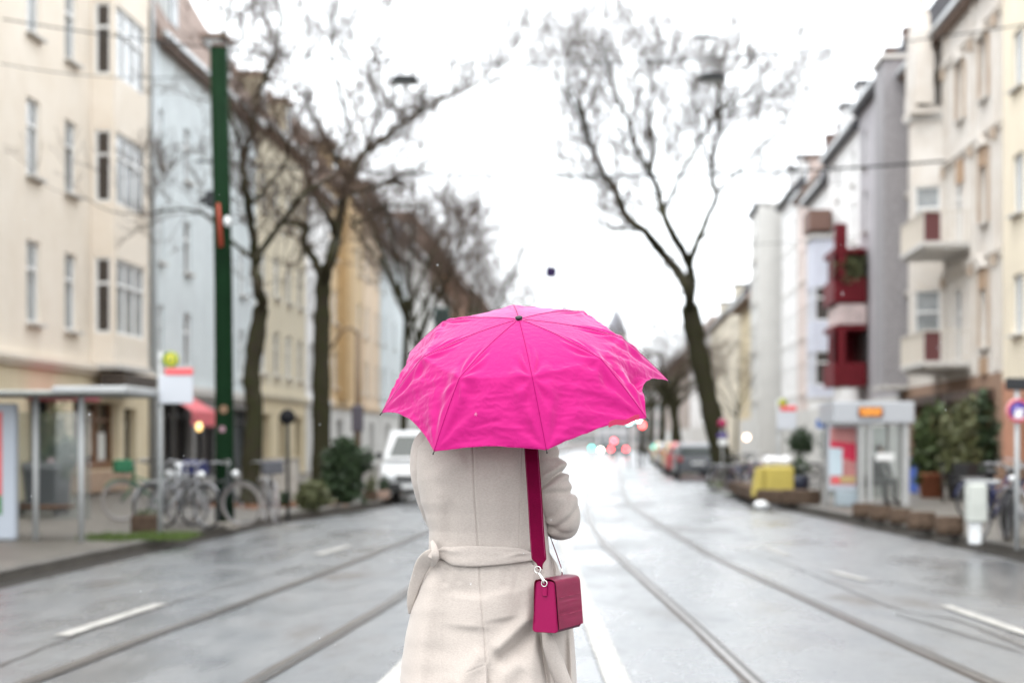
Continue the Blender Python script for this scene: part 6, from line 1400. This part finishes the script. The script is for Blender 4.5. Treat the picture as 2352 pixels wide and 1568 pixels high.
# ------------------------------------------------------------------ vehicles
M_tail = mat('tail_lamp_red', (.4, .01, .01), .3)
def car(loc_, rz, label, paint, tail_lit=0, head_lit=0, L_=4.2, W_=1.74, H_=1.46, van=False):
    t = thing('white_van' if van else 'parked_car', label, 'van' if van else 'car', loc_, rz, None if van else 'cars on the street ahead')
    # local +x is the front. side profile lofted over the width with tumblehome
    if van: low = [(-2.2, .35), (-2.25, .9), (-2.2, 1.15), (1.35, 1.12), (2.15, .98), (2.3, .72), (2.32, .4)]; top = [(-2.2, 1.15), (-2.12, 1.80), (-1.9, 1.93), (.7, 1.93), (.95, 1.86), (1.55, 1.14)]
    else: low = [(-2.05, .32), (-2.1, .7), (-2.0, .92), (-1.2, .94), (1.0, .92), (1.75, .80), (2.08, .62), (2.1, .34)]; top = [(-1.95, .93), (-1.75, 1.32), (-1.2, H_), (.1, H_), (.4, H_ - .06), (1.15, .93)]
    def loft(prof, z0, W0, secs, closed=True):
        m_ = MB(); n = len(prof); v_ = []
        for s_, inset in secs:
            for x, z in prof: f_ = 1 - inset; v_.append((x * (f_ if True else 1), s_, z0 + (z - z0) * (1 - inset * .3)))
        f2 = []
        for j in range(len(secs) - 1):
            for i in range(n): f2.append((j * n + i, j * n + (i + 1) % n, (j + 1) * n + (i + 1) % n, (j + 1) * n + i))
        f2.append(tuple(range(n - 1, -1, -1))); f2.append(tuple((len(secs) - 1) * n + i for i in range(n))); m_.add(v_, f2); return m_
    w2 = W_ / 2
    b = loft(low, .3, w2, [(-w2, .05), (-w2 + .06, .01), (-.3, 0), (.3, 0), (w2 - .06, .01), (w2, .05)]).build('body', paint, t); bv = b.modifiers.new('b', 'BEVEL'); bv.width = .03; bv.segments = 2; bv.limit_method = 'ANGLE'
    z0 = top[0][1]; m_ = MB(); n = len(top); v_ = []
    for s in (-1, 1):
        for x, z in top: wv = w2 - .03 - (z - z0) * (.16 if van else .34); v_.append((x, s * wv, z))
    m_.add(v_, [(i, (i + 1) % n, n + (i + 1) % n, n + i) for i in range(n)] + [tuple(range(n - 1, -1, -1)), tuple(range(n, 2 * n))]); cb = m_.build('cabin', paint, t); bv = cb.modifiers.new('b', 'BEVEL'); bv.width = .04; bv.segments = 2
    # glass
    def shrink(a, c, f0, f1): a, c = Vector((a[0], 0, a[1])), Vector((c[0], 0, c[1])); return a.lerp(c, f0), a.lerp(c, f1)
    def pane(pa, pb, nm, out):
        a, c = shrink(pa, pb, .12, .90); d = (c - a).normalized(); nn = Vector((d.z, 0, -d.x)) * out; wa = w2 - .15 - (a.z - z0) * .3; wc = w2 - .15 - (c.z - z0) * .3
        MB().quad(*[tuple(p + nn) for p in (a + Vector((0, -wa, 0)), a + Vector((0, wa, 0)), c + Vector((0, wc, 0)), c + Vector((0, -wc, 0)))]).build(nm, M_cglass, t)
    pane(top[-1], top[-2], 'windscreen', -.008 if False else .008); pane(top[0], top[1], 'rear_window', -.008)
    zt_ = max(z for _, z in top)
    for s in (-1, 1):
        xs0, xs1 = (top[0][0] + .25, top[-1][0] - .25); m_ = MB(); y0 = s * (w2 - .02 - .05 * (.16 if van else .34)); y1 = s * (w2 - .018 - (zt_ - z0 - .1) * (.16 if van else .34))
        q_ = [(xs0, y0, z0 + .06), (xs1, y0, z0 + .06), (xs1 - (.42 if not van else .5), y1, zt_ - .12), (xs0 + .2, y1, zt_ - .12)]; m_.quad(*(q_ if s < 0 else q_[::-1])); m_.build('side_window', M_cglass, t)
        MB().bbox(top[-1][0] - .35, top[-1][0] - .2, s * (w2 + .02) if s > 0 else -(w2 + .18), s * (w2 + .18) if s > 0 else -(w2 + .02), z0 + .02, z0 + .2, .03).build('wing_mirror', M_rubber if van else paint, t)
    xf = low[-1][0]; xb = low[0][0] - .05
    for x in (-1.3, 1.32):
        for s in (-1, 1):
            w_ = MB().lathe([(.31, -.09), (.32, 0), (.31, .09)], 24, (0, 0, 0), Matrix.Translation((x, s * (w2 - .10), .32)) @ Matrix.Rotation(R(90), 4, 'X')).build('wheel', M_rubber, t)
            MB().lathe([(.19, -.1), (.18, .1)], 18, (0, 0, 0), Matrix.Translation((x, s * (w2 - .095), .32)) @ Matrix.Rotation(R(90), 4, 'X')).build('rim', M_silver2, w_)
    MB().bbox(xf - .1, xf + .04, -w2 + .12, w2 - .12, .3, .55, .03).build('front_bumper', M_rubber if van else paint, t); MB().bbox(xb - .02, xb + .1, -w2 + .1, w2 - .1, .32, .56, .03).build('rear_bumper', M_rubber if van else paint, t)
    MB().bbox(xf - .02, xf + .02, -w2 + .45, w2 - .45, .60, .74, .02).build('grille', M_rubber, t); MB().box(xf + .041, xf + .048, -.26, .26, .4, .51).build('number_plate', M_whitep, t); MB().box(xb - .028, xb - .021, -.26, .26, .6, .71).build('number_plate', M_whitep, t)
    for s in (-1, 1):
        hm = mat('headlamp_lit', (.9, .9, .8), .3, emit=(1, .93, .72), estr=head_lit) if head_lit else mat('headlamp_clear', (.6, .62, .64), .1)
        MB().ball((xf - .06, s * (w2 - .28), .68), .10, .17 if not head_lit else .14, .10).build('headlight', hm, t)
        tm = mat('tail_lamp_lit', (.6, .02, .02), .3, emit=(1, .07, .08), estr=tail_lit) if tail_lit else M_tail
        MB().ball((xb + .06, s * (w2 - .16), .80), .08, .12, .11).build('tail_light', tm, t)
    return t
M_cglass = mat('car_glass', (.02, .03, .028), .12, spec=.3)
def paint(n, c): return mat(n, c, .28, spec=.6, metal=.0)
vn = car(at(963, HZ, 43.5), R(-90) + .02, 'white van with a dark bumper parked facing the camera on the left', paint('white_car_paint', (.50, .51, .52)), van=True); vn.location.z = 0; vn.scale = (.92,) * 3
for px, D_, c, n_, lab in ((1597, 69, (.07, .075, .085), 'grey_silver_paint', 'nearest dark grey car parked at the right kerb, left of the V shaped tree'), (1574, 76.5, (.45, .03, .03), 'red_car_paint', 'red car parked second from the V shaped tree'), (1562, 84, (.50, .36, .12), 'sand_car_paint', 'sand coloured car parked third from the V shaped tree'),
                           (1552, 92, (.03, .035, .045), 'dark_car_paint', 'dark car parked between the sand coloured and the white car'), (1540, 101, (.60, .61, .62), 'white_car_paint2', 'white car parked fifth from the V shaped tree'), (1530, 113, (.55, .40, .08), 'yellow_car_paint', 'yellowish car parked far down the right kerb'), (1520, 126, (.4, .42, .45), 'grey_car_paint', 'grey car parked at the end of the right kerb')):
    p = at(px, HZ, D_); car(Vector((p.x, p.y, 0)), R(90), lab, paint(n_, c))
for px, D_, c, n_, a_, lab in ((1688, 47, M_bblk, None, 20, 'dark bicycle leaning by the foot of the V shaped tree'), (1712, 46, M_bblu, M_cream, -15, 'navy bicycle between the V shaped tree and the yellow cart'), (1733, 47.5, mat('crimson_frame_paint', (.25, .01, .03), .4), None, 35, 'crimson bicycle just left of the yellow cart')):
    p = at(px, HZ, D_); bicycle(Vector((p.x, p.y, .13)), R(a_), lab, c, tyre=n_)
for px, D_, hl, tl, lab in ((1393, 175, 16, 0, 'oncoming car with bright white headlights in the far street'), (1420, 165, 0, 12, 'car with glowing red tail lights in the far street')):
    p = at(px, HZ, D_); car(Vector((p.x, p.y, 0)), R(-90) if hl else R(90), lab, paint('dark_car_paint', (.035, .04, .05)), tail_lit=tl, head_lit=hl)
# ------------------------------------------------------------------ far traffic lights that are lit
def lit_signal(px, py, D_, c, e, label, r_=.13, em=None):
    p = at(px, py, D_); t = thing('traffic_light', label, 'traffic light', Vector((p.x, p.y, 0)), TH, 'lit signals in the far street')
    MB().tube([(0, .05, 0), (0, .05, p.z + .3)], .05, 8).build('pole', M_dgrey, t); MB().bbox(-.17, .17, -.02, .2, p.z - .2, p.z + .25, .03).build('signal_head', M_black2, t)
    MB().ball((0, -.04, p.z), r_, .05, r_, 16, 8).build('lens', mat('lens_' + em, c, .3, emit=c, estr=e), t)
lit_signal(1359, 1028, 125, (.10, .75, .60), 3.6, 'green signal left of the headlights', em='teal')
lit_signal(1410, 1012, 125, (1, .10, .13), 6, 'red signal right above the tail lights', em='red')
lit_signal(1503, 1027, 120, (.08, .60, .50), 3.6, 'green signal at the foot of the far right trees', em='teal2')
lit_signal(1519, 1031, 110, (1, .66, .50), 6, 'warm white lamp beside the far right green signal', em='warm')
lit_signal(1444, 968, 100, (.45, 1, .95), 4.5, 'pale cyan signal just under the umbrella rim', em='cyan')
lit_signal(1465, 962, 100, (.45, 1, .95), 4.5, 'pale cyan signal touching the umbrella tip', em='cyan')
lit_signal(1475, 976, 100, (1, .08, .08), 6, 'red signal below the right front umbrella tip', em='red2')
p = on_wall(1715, 10.8); D_ = (p - EYE).dot(FW); t = tag(MB().ball((0, 0, 0), .22).build('shop_lamp', mat('warm_shop_lamp', (1, .8, .6), .5, emit=(1, .72, .5), estr=2.2), None, at(1715, 1004, D_)), 'round warm lit lamp outside the straw coloured house', 'lamp')
# raindrops between the camera and the street
q = MB(); rr = random.Random(12)
for i in range(90):
    D_ = rr.uniform(3.0, 9.0); p = at(rr.uniform(0, 2352), rr.uniform(0, 1568), D_); s_ = rr.uniform(.0005, .0009)
    q.ball((p.x, p.y, p.z), s_, s_, s_ * 3.0, 6, 4)
stuff(q.build('raindrops', mat('rain_water', (.9, .93, .95), .05, spec=.8)), 'fine falling raindrops in front of the street', 'rain')
